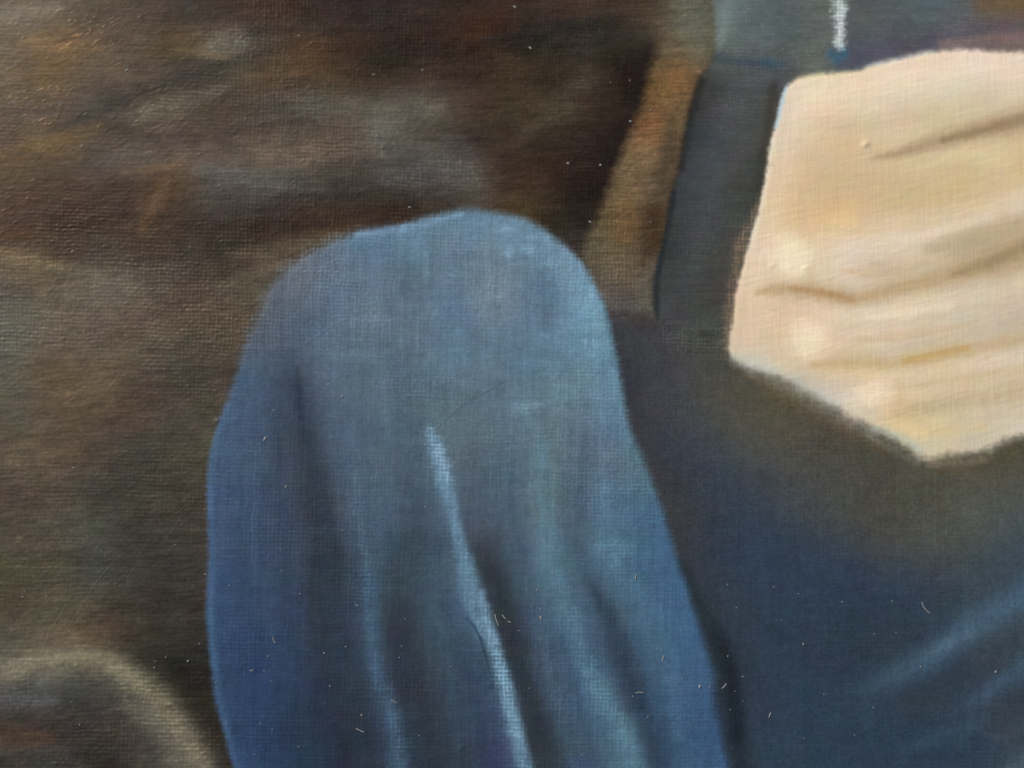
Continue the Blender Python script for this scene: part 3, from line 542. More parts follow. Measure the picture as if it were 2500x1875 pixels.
for pts, c, op in [([(1990, 792, 12), (2120, 794, 20), (2260, 780, 24), (2400, 752, 24), (2510, 728, 24)], (204, 187, 160), .55),
                   ([(2010, 932, 10), (2200, 946, 18), (2350, 928, 22), (2510, 904, 22)], (202, 183, 152), .5),
                   ([(1960, 306, 14), (2100, 300, 22), (2260, 282, 24), (2420, 246, 22)], (202, 182, 152), .5),
                   ([(1940, 462, 16), (2080, 456, 26), (2240, 440, 26), (2360, 412, 22)], (198, 175, 142), .52),
                   ([(1930, 380, 10), (2040, 392, 18), (2150, 396, 14)], (204, 181, 148), .4),
                   ([(2060, 640, 8), (2140, 650, 16), (2240, 640, 16)], (206, 186, 158), .42),
                   ([(1850, 790, 10), (1890, 850, 16), (1900, 880, 10)], (208, 186, 156), .4),
                   ([(2290, 1040, 10), (2390, 1024, 18), (2510, 1000, 18)], (200, 183, 155), .5)]:
    stroke(pts, c, op, 1, rag=7, hatch=.4, fade=.2)
for pts, c, op in [([(2040, 655, 5), (2110, 668, 9), (2190, 662, 9), (2260, 640, 6)], (198, 172, 138), .5), ([(2060, 835, 5), (2150, 826, 9), (2260, 812, 10), (2380, 790, 9)], (200, 176, 140), .48),
                   ([(2210, 945, 6), (2320, 930, 10), (2430, 914, 11), (2520, 900, 10)], (202, 180, 142), .48), ([(1860, 745, 5), (1920, 765, 8), (1990, 770, 6)], (206, 180, 146), .45),
                   ([(2220, 1050, 5), (2310, 1050, 9), (2400, 1040, 9)], (206, 182, 140), .45), ([(1990, 560, 6), (2080, 566, 9), (2180, 556, 8), (2290, 540, 8)], (212, 186, 150), .45),
                   ([(2100, 775, 5), (2200, 766, 9), (2320, 744, 9)], (240, 222, 196), .45), ([(2180, 590, 6), (2290, 566, 10), (2420, 528, 10)], (236, 218, 194), .4)]:
    stroke(pts, c, op, 1, rag=6, hatch=.45, fade=.15)
stroke([(2340, 770, 12), (2430, 782, 18), (2510, 776, 18)], (204, 190, 174), .45, 1, rag=5, hatch=.4)
stroke([(2440, 790, 10), (2510, 778, 14)], (186, 170, 152), .4, 1, rag=5, hatch=.4)
stroke([(2180, 500, 18), (2300, 486, 28), (2420, 460, 32), (2510, 424, 30)], (202, 178, 138), .5, 1, rag=5)
stroke([(2190, 930, 8), (2196, 970, 12), (2188, 1000, 10)], (206, 180, 144), .5, 1, rag=5)
stroke([(2080, 960, 4), (2100, 985, 6), (2125, 1010, 6)], (196, 184, 164), .5, 1, rag=3)
stroke([(2130, 645, 8), (2170, 655, 12), (2200, 650, 8)], (196, 174, 148), .5, 1, rag=5, hatch=.7)
stroke([(2090, 690, 8), (2000, 640, 5)], (214, 190, 166), .3, 1, rag=5, hatch=.6)
stroke([(2120, 830, 6), (2150, 824, 8), (2175, 828, 6)], (206, 180, 150), .4, 1, rag=5, hatch=.6)
for i, (x, y, rx, ry, c, an) in enumerate([(1932, 628, 50, 54, (241, 226, 196), 0), (1972, 830, 50, 46, (238, 220, 190), 10), (2128, 960, 56, 34, (238, 216, 190), -10)]):
    dab(x, y, rx * 1.05, ry * 1.05, tuple(k + 4 for k in c), .62, ang=an, soft=.8, rag=9, dry=.2, key="knuckle%d" % i)
stroke([(1890, 610, 6), (1893, 650, 9), (1900, 668, 5)], (222, 200, 172), .5, .9, rag=4)
stroke([(1985, 645, 6), (1978, 690, 8)], (206, 176, 142), .4, 1, rag=4)
stroke([(2028, 540, 10), (2060, 538, 14), (2090, 545, 8)], (228, 194, 146), .5, 1, rag=4)
# cool and pale rims of the hand
stroke([(1921, 205, 5), (1910, 240, 7), (1900, 285, 6), (1893, 315, 4)], (180, 202, 212), .9, .8, rag=3)
stroke([(1890, 320, 5), (1880, 370, 5), (1873, 420, 5), (1865, 470, 5), (1848, 540, 6), (1826, 610, 6)], (226, 218, 202), .6, .9, rag=3)
stroke([(1946, 190, 4), (2020, 181, 6), (2090, 174, 4)], (228, 214, 172), .6, .9, rag=3)
stroke([(2120, 160, 4), (2200, 141, 6), (2280, 124, 4)], (206, 212, 212), .55, .9, rag=3)
stroke([(1790, 872, 8), (1850, 900, 12), (1925, 928, 15), (1985, 965, 15), (2035, 990, 12)], (186, 186, 176), .6, .9, rag=7, hatch=.6)
stroke([(2130, 1045, 6), (2170, 1058, 10), (2215, 1080, 10), (2245, 1096, 6)], (176, 188, 176), .6, .9, rag=6, hatch=.5)
stroke([(2200, 1040, 14), (2250, 1060, 14)], (228, 204, 152), .5, 1, rag=6, hatch=.4)
inside = a
col = snap + (col - snap) * inside[..., None]
stroke([(1785, 880, 8), (1850, 915, 13), (1925, 946, 16), (1990, 988, 16), (2060, 1026, 14), (2130, 1062, 12)], (132, 128, 116), .45, 1, rag=6, hatch=.5)
# greyed dry-brush where the lower edge of the hand was dragged down
stroke([(2265, 1135, 6), (2330, 1128, 10), (2400, 1122, 9)], (128, 118, 100), .5, 1, rag=5, hatch=.4)
stroke([(2120, 1062, 5), (2180, 1096, 8), (2235, 1128, 8)], (120, 116, 104), .45, 1, rag=5, hatch=.4)

# ------------------------------------------------------------------ pigment variation on the threads, with glints painted in
bgm = np.clip(1 - masks["knee"] - masks["hand"] - masks["navy"] - masks["cloth"], 0, 1)
kn = masks["knee"]; hd = masks["hand"]; nv = np.clip(masks["navy"] - kn - hd, 0, 1)
clo = np.clip(masks["cloth"] - hd, 0, 1)
r1x, r1z = rot(-4)
streak_h = 0.55 * vnoise(r1x / 120, r1z / 9, 51) + 0.45 * vnoise(r1x / 45, r1z / 5, 52)
r2x, r2z = rot(-24)
streak_d = 0.5 * vnoise(r2x / 36, r2z / 11, 53) + 0.5 * vnoise(r2x / 18, r2z / 6, 54)
streak_v = 0.55 * vnoise(wx / 7, wz / 130, 55) + 0.45 * vnoise(wx / 13, wz / 60, 56)
blot = fbm(U / 34, V / 24, 57, 3)
grain = vnoise(U / 5, V / 4.4, 58)
fine_h = 0.6 * vnoise(r1x / 48 , (r1z + 9 * vnoise(TX / 160, TZ / 120, 67)) / 4.2, 59) + 0.4 * vnoise(r1x / 24, r1z / 2.6, 60)
r3x, r3z = rot(-27)
glint_dash = sstep(.50, .88, vnoise(r3x / 11, r3z / 4.6, 63)) * sstep(-.3, .5, fbm(U / 90, V / 60, 64, 2))  # slanting glints on brush ridges, painted as pale dashes into the colour
glint_dash2 = sstep(.55, .9, vnoise(r1x / 10, r1z / 5.0, 65)) * sstep(-.2, .5, fbm(U / 80, V / 60, 66, 2))  # level glints on the ridges, likewise lightened in the colour
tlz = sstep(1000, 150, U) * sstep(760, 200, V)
lum = (1 + bgm * (0.10 * fine_h + tlz * 0.40 * glint_dash + (1 - tlz) * 0.18 * glint_dash2 + 0.085 * streak_h + 0.05 * streak_d + 0.085 * blot + 0.065 * crest + 0.07 * grain)
         + kn * (0.10 * glint_dash2 * sstep(1500, 900, V) + 0.055 * streak_v + 0.03 * streak_h + 0.05 * blot + 0.055 * crest + 0.05 * grain)
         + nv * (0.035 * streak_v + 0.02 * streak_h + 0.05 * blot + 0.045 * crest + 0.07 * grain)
         + clo * (0.03 * fine_h + 0.12 * glint_dash2 + 0.045 * streak_h + 0.05 * blot + 0.08 * crest + 0.04 * grain)
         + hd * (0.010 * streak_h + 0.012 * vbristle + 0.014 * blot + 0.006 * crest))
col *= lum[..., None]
chroma = np.stack([fbm(U / 46, V / 30, 61, 2), fbm(U / 46, V / 30, 71, 2), fbm(U / 46, V / 30, 81, 2)], -1)
chroma -= chroma.mean(-1, keepdims=True)
amt = 0.008 * bgm + 0.010 * kn + 0.007 * nv + 0.010 * clo + 0.012 * hd
col += chroma * amt[..., None]
col = np.clip(col, 0.01, 0.98)

# ------------------------------------------------------------------ relief of the paint film
tl = sstep(900, 200, U) * sstep(620, 250, V)
amp = (1.2 + 0.45 * sstep(560, 820, V)) * bgm * (1 - 0.72 * tl) + 1.0 * kn + 0.42 * nv + 0.7 * clo + 0.17 * hd
amp *= 0.55 + 0.45 * sstep(-100, 520, U)
amp *= 0.8 + 0.45 * fbm(U / 160, V / 130, 91, 2)
height += 0.19 * amp * weave
rx_, rz_ = rot(-26)
lump = vnoise(rx_ / 17, rz_ / 8, 92) + 0.6 * vnoise(rx_ / 9, rz_ / 5, 93)
height += tl * 0.16 * np.maximum(lump, -0.2) + bgm * (0.5 * tlz * glint_dash + 0.3 * (1 - tlz) * glint_dash2)
height += bgm * 0.20 * bristle + bgm * (1 - tl) * 0.34 * np.maximum(lump - 0.1, 0)
height += kn * 0.14 * vbristle + nv * 0.16 * vbristle + nv * 0.10 * grain
rh_, zh_ = rot(-12)
height += hd * (0.26 * (0.6 * vnoise(rh_ / 44, zh_ / 8, 94) + 0.4 * vnoise(rh_ / 20, zh_ / 4.2, 95)) + 0.20 * vbristle)
height += 0.9 * sstep(14, -6, d_hand) * sstep(-40, -6, d_hand)          # the hand's paint is thicker at its rim
height += 0.5 * sstep(7, -5, d_knee) * sstep(-34, -5, d_knee)
SCR = [[(142, 1565), (190, 1488), (237, 1413)], [(168, 1270), (190, 1215), (215, 1163)], [(130, 1362), (155, 1299)], [(234, 1419), (272, 1371)], [(405, 1308), (425, 1282), (446, 1245)],
       [(126, 1530), (160, 1470)], [(100, 1590), (118, 1535)], [(210, 1300), (212, 1330)], [(430, 1250), (470, 1220)], [(268, 940), (290, 910)], [(300, 1420), (330, 1380)]]
for s in SCR:
    stroke([(x, y, 1.6) for x, y in s], None, 1, .6, rag=1.5, ridge=-.35)
    stroke([(x + 4, y + 2, 1.8) for x, y in s], None, 1, .7, rag=1.5, ridge=.3)
CRK = [[(1062, 1058), (1084, 1033), (1138, 985), (1185, 960), (1236, 930)], [(739, 712), (762, 688), (792, 660)], [(828, 860), (860, 848), (896, 838)], [(847, 758), (885, 748), (922, 743)], [(740, 850), (800, 806), (850, 780)]]
for i, s in enumerate(CRK):
    stroke([(x, y, 1.4) for x, y in s], (60, 74, 88), .32 if i == 0 else .16, .6, rag=1.5, ridge=-.3 if i == 0 else -.16)
    stroke([(x - 3, y - 3, 2.4) for x, y in s], None, 1, .7, rag=1.5, ridge=.22)
# dried lumps in the paint
rs = np.random.RandomState(7)
LUMP = [(2113, 352, 7, 4.5), (2010, 322, 4, 1.8), (530, 1027, 6, 4), (1124, 1826, 7, 3.2), (1878, 400, 5, 2.2), (250, 1140, 4, 2.4), (1885, 648, 6, 2), (1965, 655, 5, 1.5)]
LUMP += [(rs.uniform(0, 900), rs.uniform(0, 620), rs.uniform(2.6, 4.2), rs.uniform(1.2, 3.0)) for _ in range(60)]
LUMP += [(rs.uniform(0, 560), rs.uniform(560, 1400), rs.uniform(2.2, 3.6), rs.uniform(1.0, 2.4)) for _ in range(60)]
LUMP += [(rs.uniform(900, 1600), rs.uniform(0, 500), rs.uniform(2.2, 3.4), rs.uniform(.8, 2.0)) for _ in range(30)]
LUMP += [(rs.uniform(600, 1750), rs.uniform(560, 1860), rs.uniform(2.0, 3.4), rs.uniform(.5, 1.2)) for _ in range(50)]
for x, y, r, h in LUMP:
    h *= 0.55 if r > 4.3 else 0.28
    sl = window([x], [y], r * 3.5)
    e = 0.55 if x < 900 and y < 700 else 0.8
    du = U[sl] - x; dv = V[sl] - y
    du, dv = du * .88 - dv * .47, (du * .47 + dv * .88) / e
    height[sl] += h * np.exp(-0.5 * (du ** 2 + dv ** 2) / r ** 2)
YH = (-0.85 * height * MM).astype(np.float64)                       # towards the viewer is -Y

# ------------------------------------------------------------------ materials
def paint_material():
    m = bpy.data.materials.new("oil_paint"); m.use_nodes = True
    nt = m.node_tree; N = nt.nodes; L = nt.links
    b = N["Principled BSDF"]
    at = N.new("ShaderNodeAttribute"); at.attribute_name = "pigment"
    nr = N.new("ShaderNodeAttribute"); nr.attribute_name = "relief"
    gl = N.new("ShaderNodeAttribute"); gl.attribute_name = "gloss"
    tc = N.new("ShaderNodeTexCoord")
    n1 = N.new("ShaderNodeTexNoise"); n1.inputs["Scale"].default_value = 7500.0; n1.inputs["Detail"].default_value = 3
    L.new(tc.outputs["Object"], n1.inputs["Vector"])
    mr = N.new("ShaderNodeMapRange"); mr.inputs[1].default_value = 0.3; mr.inputs[2].default_value = 0.7
    mr.inputs[3].default_value = 0.93; mr.inputs[4].default_value = 1.07
    L.new(n1.outputs["Fac"], mr.inputs[0])
    mx = N.new("ShaderNodeVectorMath"); mx.operation = 'SCALE'
    L.new(at.outputs["Color"], mx.inputs[0]); L.new(mr.outputs[0], mx.inputs["Scale"])
    L.new(mx.outputs[0], b.inputs["Base Color"])
    bp = N.new("ShaderNodeBump"); bp.inputs["Strength"].default_value = 0.25; bp.inputs["Distance"].default_value = 0.00002
    L.new(n1.outputs["Fac"], bp.inputs["Height"]); L.new(nr.outputs["Vector"], bp.inputs["Normal"])
    L.new(bp.outputs["Normal"], b.inputs["Normal"])
    L.new(gl.outputs["Fac"], b.inputs["Roughness"])
    b.inputs["Specular IOR Level"].default_value = 0.21
    return m
PAINT = paint_material()

def plain(name, rgb, rough=0.8, scale=4000.0):
    m = bpy.data.materials.new(name); m.use_nodes = True
    N = m.node_tree.nodes; L = m.node_tree.links; b = N["Principled BSDF"]
    tc = N.new("ShaderNodeTexCoord"); n = N.new("ShaderNodeTexNoise"); n.inputs["Scale"].default_value = scale
    cr = N.new("ShaderNodeValToRGB")
    cr.color_ramp.elements[0].color = (*[c * .75 for c in rgb], 1); cr.color_ramp.elements[1].color = (*[min(1, c * 1.15) for c in rgb], 1)
    L.new(tc.outputs["Object"], n.inputs["Vector"]); L.new(n.outputs["Fac"], cr.inputs[0]); L.new(cr.outputs[0], b.inputs["Base Color"])
    b.inputs["Roughness"].default_value = rough
    return m
LINEN = plain("raw_linen", (0.50, 0.43, 0.33), .9)
WOOD = plain("stretcher_wood", (0.48, 0.34, 0.20), .7, 60)
LINT = plain("pale_lint", (0.22, 0.22, 0.21), .8)
DUSTM = plain("grey_dust", (0.15, 0.155, 0.16), .8)

# ------------------------------------------------------------------ meshes of the painted passages
GAIN = 1.0
lin = np.where(col <= 0.04045, col / 12.92, ((col + 0.055) / 1.055) ** 2.4).astype(F32)
SPEC_FLOOR = 0.0080
lin = np.clip((lin - SPEC_FLOOR) * GAIN, 0.003, 0.90)
gy, gxx = np.gradient(YH)
dzv = np.gradient(gz)[:, None]; dxv = np.gradient(gx)[None, :]
sx_ = gxx / dxv; sz_ = gy / dzv                                   # dY/dX, dY/dZ
nrm = np.stack([sx_, -np.ones_like(sx_), sz_], -1)
nrm /= np.linalg.norm(nrm, axis=-1, keepdims=True)
gloss = (0.41 * bgm + 0.43 * kn + 0.45 * nv + 0.45 * clo + 0.5 * hd + 0.05 * blot)
gloss = np.clip(gloss, .30, .7).astype(F32)
co = np.stack([X, YH, Z], -1).reshape(-1, 3).astype(F32)
nrm = nrm.reshape(-1, 3).astype(F32)
rgba = np.concatenate([lin, np.ones((H, W, 1), F32)], -1).reshape(-1, 4)
gloss = gloss.reshape(-1)

def fm(a):
    return 0.25 * (a[:-1, :-1] + a[1:, :-1] + a[:-1, 1:] + a[1:, 1:])
cu_f, cv_f = fm(U), fm(V)
PARTS = ["painted_backdrop", "painted_arc", "painted_strap", "painted_cloth", "painted_robe", "painted_knee", "painted_hand",
         "fold_highlight", "fold_shadow", "robe_fold", "knuckle_a", "knuckle_b", "knuckle_c", "crease", "bright_glint"]
lab = np.zeros(cu_f.shape, np.int16)
lab[fm(masks["arc"]) > .5] = 1
lab[fm(masks["strap"]) > .5] = 2
lab[fm(masks["cloth"]) > .5] = 3
lab[(fm(masks["glint"]) > .5) & (lab == 3)] = 14
lab[fm(masks["navy"]) > .5] = 4
lab[(fm(masks["fold"]) > .5) & (lab == 4)] = 9
lab[fm(masks["knee"]) > .5] = 5
lab[(fm(masks["shade"]) > .5) & (lab == 5)] = 8
lab[(fm(masks["highlight"]) > .5) & ((lab == 5) | (lab == 8))] = 7
lab[fm(masks["hand"]) > .5] = 6
lab[(fm(masks["crease"]) > .55) & (lab == 6)] = 13
for i in range(3):
    lab[(fm(masks["knuckle%d" % i]) > .5) & (lab == 6)] = 10 + i

idx = np.arange(H * W, dtype=np.int32).reshape(H, W)
quads = np.stack([idx[:-1, :-1], idx[:-1, 1:], idx[1:, 1:], idx[1:, :-1]], -1)

def components(mask):
    """split a mask of faces into its connected passages"""
    L = np.zeros(mask.shape, np.int32); n = 0
    todo = mask.copy()
    ys, xs = np.nonzero(mask)
    # row runs joined by union-find
    runs = []; parent = []
    prev = []
    def find(a):
        while parent[a] != a:
            parent[a] = parent[parent[a]]; a = parent[a]
        return a
    for y in range(mask.shape[0]):
        r = np.flatnonzero(np.diff(np.concatenate([[0], mask[y].astype(np.int8), [0]])))
        cur = []
        for s, e in zip(r[::2], r[1::2]):
            k = len(parent); parent.append(k); runs.append((y, s, e)); cur.append((s, e, k))
            for (ps, pe, pk) in prev:
                if ps < e and s < pe:
                    a_, b_ = find(k), find(pk)
                    if a_ != b_:
                        parent[a_] = b_
        prev = cur
    out = {}
    for k, (y, s, e) in enumerate(runs):
        out.setdefault(find(k), []).append((y, s, e))
    res = []
    for rr in out.values():
        m = np.zeros(mask.shape, bool)
        for y, s, e in rr:
            m[y, s:e] = True
        res.append(m)
    res.sort(key=lambda m: -m.sum())
    return res

coll = scene.collection
def link(o, parent=None):
    coll.objects.link(o)
    if parent:
        o.parent = parent
    return o

def patch(name, fmask, parent, label=None):
    q = quads[fmask]
    used, inv = np.unique(q, return_inverse=True)
    q = inv.reshape(-1, 4).astype(np.int32)
    me = bpy.data.meshes.new(name)
    me.vertices.add(len(used)); me.vertices.foreach_set("co", co[used].ravel())
    n = len(q)
    me.loops.add(n * 4); me.loops.foreach_set("vertex_index", q.ravel())
    me.polygons.add(n); me.polygons.foreach_set("loop_start", np.arange(0, n * 4, 4, dtype=np.int32))
    me.polygons.foreach_set("use_smooth", np.ones(n, bool))
    a = me.attributes.new("pigment", 'FLOAT_COLOR', 'POINT'); a.data.foreach_set("color", rgba[used].ravel())
    a = me.attributes.new("relief", 'FLOAT_VECTOR', 'POINT'); a.data.foreach_set("vector", nrm[used].ravel())
    a = me.attributes.new("gloss", 'FLOAT', 'POINT'); a.data.foreach_set("value", gloss[used])
    me.update(calc_edges=True)
    me.materials.append(PAINT)
    o = link(bpy.data.objects.new(name, me), parent)
    if label:
        o["label"] = label
    return o

painting = bpy.data.objects.new("oil_painting", None)
painting.empty_display_size = 0.02
link(painting)
painting["label"] = "oil painting on linen of a blue draped knee beside a pale hand against brown"
painting["category"] = "painting"

# small stray islands go back to the passage around them
for k, home in ((13, 6), (8, 5), (9, 4), (7, 5), (10, 6), (11, 6), (12, 6), (14, 3), (1, 0), (2, 0), (3, 4), (4, 0)):
    for c in components(lab == k):
        if c.sum() < 260:
            lab[c] = home
TOPN = {0: ("painted_backdrop", "dark brown scumbled ground"), 1: ("painted_arc", "pale olive curved band in the brown corner"),
        2: ("painted_strap", "ochre brown slanting strap"), 3: ("painted_cloth", "grey green cloth behind the hand"),
        4: ("painted_robe", "dark navy cloth with olive shadow under the hand"), 5: ("painted_knee", "blue cloth stretched over a bent knee"),
        6: ("painted_hand", "pale flesh hand with bent fingers")}
roots = {k: patch(n, lab == k, painting, l) for k, (n, l) in TOPN.items()}
SUBN = {7: ("fold_highlight", 5, "light blue highlight along the fold"), 8: ("fold_shadow", 5, None), 9: ("robe_fold", 4, None),
        10: ("knuckle", 6, None), 11: ("knuckle", 6, None), 12: ("knuckle", 6, None), 13: ("finger_crease", 6, None), 14: ("light_streak", 3, "pale silver streak")}
for k, (n, par, l) in SUBN.items():
    for c in components(lab == k):
        patch(n, c, roots[par], l)

# canvas support behind the paint: linen wrapped round a wooden stretcher
def box(name, lo, hi, mat, parent):
    (a, b, c), (d, e, f) = lo, hi
    v = [(a, b, c), (d, b, c), (d, e, c), (a, e, c), (a, b, f), (d, b, f), (d, e, f), (a, e, f)]
    q = [(0, 3, 2, 1), (4, 5, 6, 7), (0, 1, 5, 4), (1, 2, 6, 5), (2, 3, 7, 6), (3, 0, 4, 7)]
    me = bpy.data.meshes.new(name); me.from_pydata(v, [], q); me.materials.append(mat)
    return link(bpy.data.objects.new(name, me), parent)
box("canvas", (gx[0], 0.0006, gz[0]), (gx[-1], 0.0014, gz[-1]), LINEN, painting)
bw = 0.018
for nm, lo, hi in (("stretcher_bar", (gx[0], .0016, gz[0]), (gx[-1], .016, gz[0] + bw)), ("stretcher_bar", (gx[0], .0016, gz[-1] - bw), (gx[-1], .016, gz[-1])),
                   ("stretcher_bar", (gx[0], .0016, gz[0] + bw), (gx[0] + bw, .016, gz[-1] - bw)), ("stretcher_bar", (gx[-1] - bw, .0016, gz[0] + bw), (gx[-1], .016, gz[-1] - bw))):
    box(nm, lo, hi, WOOD, painting)

# ------------------------------------------------------------------ lint and dust lying on the paint
def surf(u, v):
    x, z = sheet_to_plane(u, v)
    i = int(np.clip(np.searchsorted(gx, x), 0, W - 1)); k = int(np.clip(np.searchsorted(gz, z), 0, H - 1))
    return x, YH[k, i], z

def fibre_mesh(name, pts, r, lift=0.0):
    p = catmull([(x, y, 0) for x, y in pts], 5) if len(pts) > 2 else np.array([(x, y, 0) for x, y in pts], float)
    P = []
    for q in p:
        x, y, z = surf(q[0], q[1])
        P.append(Vector((x, y - (r * .5 + lift) * MM, z)))
    vs, fs = [], []
    for i, c in enumerate(P):
        t = (P[min(i + 1, len(P) - 1)] - P[max(i - 1, 0)]).normalized()
        s = t.cross(Vector((0, 1, 0))).normalized(); n = s.cross(t)
        rr = r * MM * (0.55 if i in (0, len(P) - 1) else 1.0)
        for k in range(6):
            a = k * math.pi / 3
            vs.append(c + s * (math.cos(a) * rr) + n * (math.sin(a) * rr * .7))
    for i in range(len(P) - 1):
        for k in range(6):
            fs.append((i * 6 + k, i * 6 + (k + 1) % 6, (i + 1) * 6 + (k + 1) % 6, (i + 1) * 6 + k))
    fs.append(tuple(range(5, -1, -1))); fs.append(tuple(range(len(vs) - 6, len(vs))))
    me = bpy.data.meshes.new(name); me.from_pydata([tuple(v) for v in vs], [], fs)
    me.polygons.foreach_set("use_smooth", [True] * len(me.polygons))
    return me

def speck_geo(u, v, rx, ry, ang, seed, vs, fs):
    rr = random.Random(seed)
    x, y, z = surf(u, v)
    o = len(vs); c, s = math.cos(math.radians(ang)), math.sin(math.radians(ang))
    rings = [(0, 1.0), (.45, .95), (.85, .6)]
    n = 7
    jit = [rr.uniform(.75, 1.2) for _ in range(n)]
    for hgt, sc in rings:
        for k in range(n):
            a = k * 2 * math.pi / n
            px, pz = math.cos(a) * rx * sc * jit[k], math.sin(a) * ry * sc * jit[k]
            vs.append((x + (px * c - pz * s) * MM, y + 0.4 * MM - hgt * min(rx, ry) * MM * 0.7, z - (px * s + pz * c) * MM))
    vs.append((x, y - min(rx, ry) * MM * 0.7, z))
    for r_ in range(2):
        for k in range(n):
            a, b = o + r_ * n + k, o + r_ * n + (k + 1) % n
            fs.append((a, b, b + n, a + n))
    for k in range(n):
        fs.append((o + 2 * n + k, o + 2 * n + (k + 1) % n, o + 3 * n))

FIBRES = [
    ([(1209, 1500), (1211, 1511), (1214, 1519), (1218, 1528)], 1.9, "forked pale lint thread beside the light blue fold highlight"),
    ([(1226, 1501), (1230, 1506), (1236, 1512)], 2.2, "short thick lint curl in the dark fold, between two other lint bits"),
    ([(1239, 1517), (1244, 1518), (1248, 1521)], 1.7, "faint lint bit at the lower end of the dark fold's lint trio"),
    ([(2251, 1470), (2253, 1478), (2258, 1486), (2265, 1493), (2272, 1498)], 1.9, "long curved lint fibre on the navy cloth above its blue fold"),
    ([(869, 1779), (875, 1781), (882, 1785), (890, 1787)], 1.9, "wavy white lint worm in the dark fold near the bottom edge"),
    ([(668, 1554), (667, 1560), (669, 1566), (674, 1569)], 1.5, "hook-shaped lint fibre on the dark blue side of the knee"),
    ([(609, 1636), (614, 1638), (619, 1634)], 1.5, "tiny bird-shaped lint bit on dark blue near the knee's left edge"),
    ([(868, 1474), (871, 1478), (876, 1479)], 1.7, "small curled lint bit over the dark first fold of the knee"),
    ([(956, 1707), (961, 1712), (970, 1717)], 1.5, "thin lint wisp between the two dark lower folds"),
    ([(1620, 1600), (1619, 1606), (1617, 1614)], 1.7, "upright lint fibre on the blue lower right of the knee"),
    ([(1554, 1402), (1552, 1410), (1553, 1416)], 1.7, "upright lint fibre high on the blue flank, above another upright one"),
    ([(1882, 1739), (1879, 1746), (1877, 1752)], 1.9, "short slanting lint fibre alone on navy, right of the knee's bottom"),
    ([(1774, 1668), (1769, 1675), (1762, 1681)], 1.7, "slanting dull lint fibre in the dark gap beside the knee"),
    ([(1478, 1070), (1488, 1088), (1500, 1105), (1509, 1119)], .8, "long fine hair slanting down at the knee's right flank"),
    ([(1552, 1692), (1560, 1690), (1574, 1691)], 1.5, "level lint wisp on the dark fold of the right flank"),
    ([(1344, 1397), (1349, 1401), (1354, 1398)], 1.5, "tiny forked lint bit on the pale central flank of the knee"),
]
for pts, r, l in FIBRES:
    o = link(bpy.data.objects.new("lint_fibre", fibre_mesh("lint_fibre", pts, r * .62)))
    o.data.materials.append(LINT)
    o["label"] = l; o["category"] = "lint"; o["group"] = "lint fibres lying on the paint"

FLECKS = [
    (1320, 1508, 3.2, 8, -8, "largest bright white fleck, standing upright right of the lint trio"),
    (1708, 1676, 4.5, 7, 0, "bright white fleck on the blue beside the dark gap, low right of knee"),
    (646, 1072, 3.5, 9, 30, "oblong cream fleck on the knee's dark blue upper left side"),
    (698, 1188, 3, 5, 30, "small pinkish fleck on dark blue, below the oblong cream one"),
    (836, 968, 4, 3.5, 0, "brighter of two white specks high on the knee's left"),
    (802, 938, 3.5, 3, 0, "dimmer of two white specks high on the knee's left"),
    (668, 1001, 3.2, 3, 0, "white speck above the oblong cream fleck on the knee"),
    (883, 1746, 3.8, 3.8, 0, "round bright speck just above the wavy white lint worm"),
    (791, 1595, 3.4, 3.4, 0, "round white speck on the knee's dark blue lower left"),
    (459, 1614, 4, 4, 0, "round white speck on dark brown between the arc and the knee"),
    (1257, 17, 8, 3.2, 32, "oblong white fleck on dark brown at the top edge"),
    (1295, 117, 8, 3.6, 38, "oblong cream fleck on dark brown under the top edge fleck"),
    (912, 182, 6.5, 2.6, 4, "oblong white fleck on dark brown, level with a dimmer one to its right"),
    (1032, 171, 6, 2.4, 4, "dimmer oblong fleck on dark brown, right of a white one"),
    (730, 87, 6.5, 2.6, 3, "oblong white fleck alone in the upper brown, above a dimmer one"),
    (1000, 506, 6, 3, 8, "white fleck on brown just above the crest of the knee"),
    (1441, 542, 7, 3, 22, "bright oblong fleck in the dark wedge between knee and strap"),
    (1539, 296, 6, 3, 25, "white fleck on the black edge just left of the strap"),
    (1387, 399, 6, 4, 30, "pinkish fleck in the dark brown left of the strap"),
    (1466, 403, 5, 4, 30, "ragged pale fleck at the strap's dark left edge, lower one"),
    (310, 171, 8, 3, -30, "brightest slanting fleck in the pale brown upper left"),
    (177, 613, 6, 2.6, -25, "white fleck over the dark brown band at the left"),
    (2431, 1640, 3, 6, 10, "white fleck between the two blue folds of the navy cloth"),
    (1961, 1572, 2.6, 4.5, 0, "small white fleck on plain navy, left of the blue folds"),
    (179, 1142, 4, 2.8, -20, "white speck on lower left brown near the long scratches"),
]
for i, (u, v, rx, ry, an, l) in enumerate(FLECKS):
    vs, fs = [], []
    speck_geo(u, v, rx * .7, ry * .7, an, i, vs, fs)
    me = bpy.data.meshes.new("dust_fleck"); me.from_pydata(vs, [], fs); me.materials.append(LINT)
    o = link(bpy.data.objects.new("dust_fleck", me))
    o["label"] = l; o["category"] = "dust"; o["group"] = "dust flecks lying on the paint"

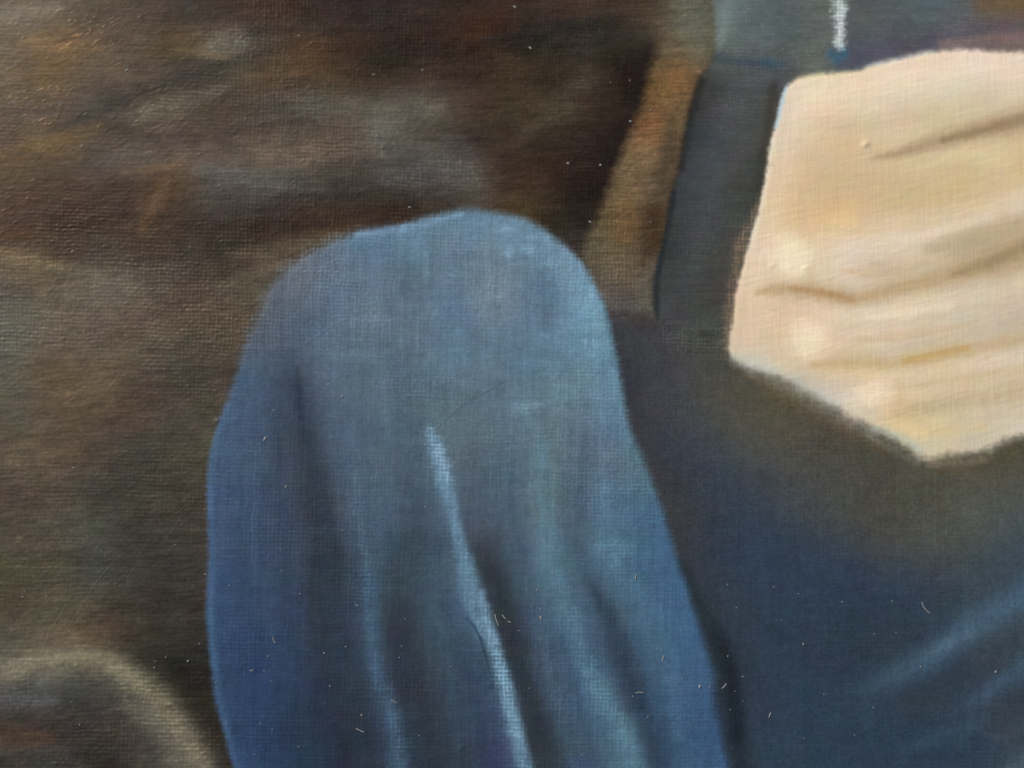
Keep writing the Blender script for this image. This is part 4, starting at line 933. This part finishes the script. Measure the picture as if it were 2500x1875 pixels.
FINE = [(732, 1450), (844, 1579), (665, 1780), (655, 1602), (1024, 1796), (1100, 1628), (981, 1578), (975, 1605), (912, 1557), (893, 1302), (1038, 1237), (1516, 1128), (1523, 1148), (1472, 963), (1597, 1264), (706, 139), (1151, 413), (1491, 201), (1537, 196), (1597, 184), (1589, 269), (1589, 543), (17, 201), (345, 516), (377, 1630), (1296, 1480), (1268, 1540), (1665, 1657), (2366, 1553), (2056, 1469), (1950, 1450), (1908, 1515), (2248, 1628), (2012, 1695), (2132, 1728), (688, 1394), (989, 1511), (530, 1027), (560, 1430), (503, 1402), (515, 1487), (487, 1572), (528, 1666), (645, 1637), (662, 1663), (806, 1675), (636, 1766), (1186, 815), (937, 871), (1200, 1030), (1313, 1258), (1498, 1213), (1493, 1226), (1319, 1321), (1281, 1322), (1311, 1441), (1479, 1420), (1286, 1440), (1320, 1487), (1540, 1808), (1420, 1842), (1777, 1602), (1732, 1677), (1545, 1700), (1582, 1750), (1798, 1483), (1776, 1427), (1814, 1652), (1962, 1803), (2135, 1548), (2188, 1545), (2178, 1467), (1890, 1433), (405, 1605), (380, 1615), (500, 1402), (283, 1425), (115, 1456), (56, 1458), (175, 1714), (195, 1770), (30, 1541)]
vs, fs = [], []
rr = random.Random(5)
for i, (u, v) in enumerate(FINE):
    speck_geo(u, v, rr.uniform(1.5, 2.6), rr.uniform(1.4, 2.4), rr.uniform(0, 180), 100 + i, vs, fs)
for i in range(120):
    u, v = rr.uniform(0, 2500), rr.uniform(0, 1875)
    if v < 1100 and u > 1750:
        continue
    if rr.random() < .35 and v < 900:
        continue
    r0 = rr.uniform(.7, 1.5)
    speck_geo(u, v, r0, r0 * rr.uniform(.7, 2.0), rr.uniform(0, 180), 400 + i, vs, fs)
me = bpy.data.meshes.new("fine_dust"); me.from_pydata(vs, [], fs); me.materials.append(DUSTM)
o = link(bpy.data.objects.new("fine_dust", me))
o["kind"] = "stuff"; o["label"] = "fine pale dust sprinkled over the paint"; o["category"] = "dust"
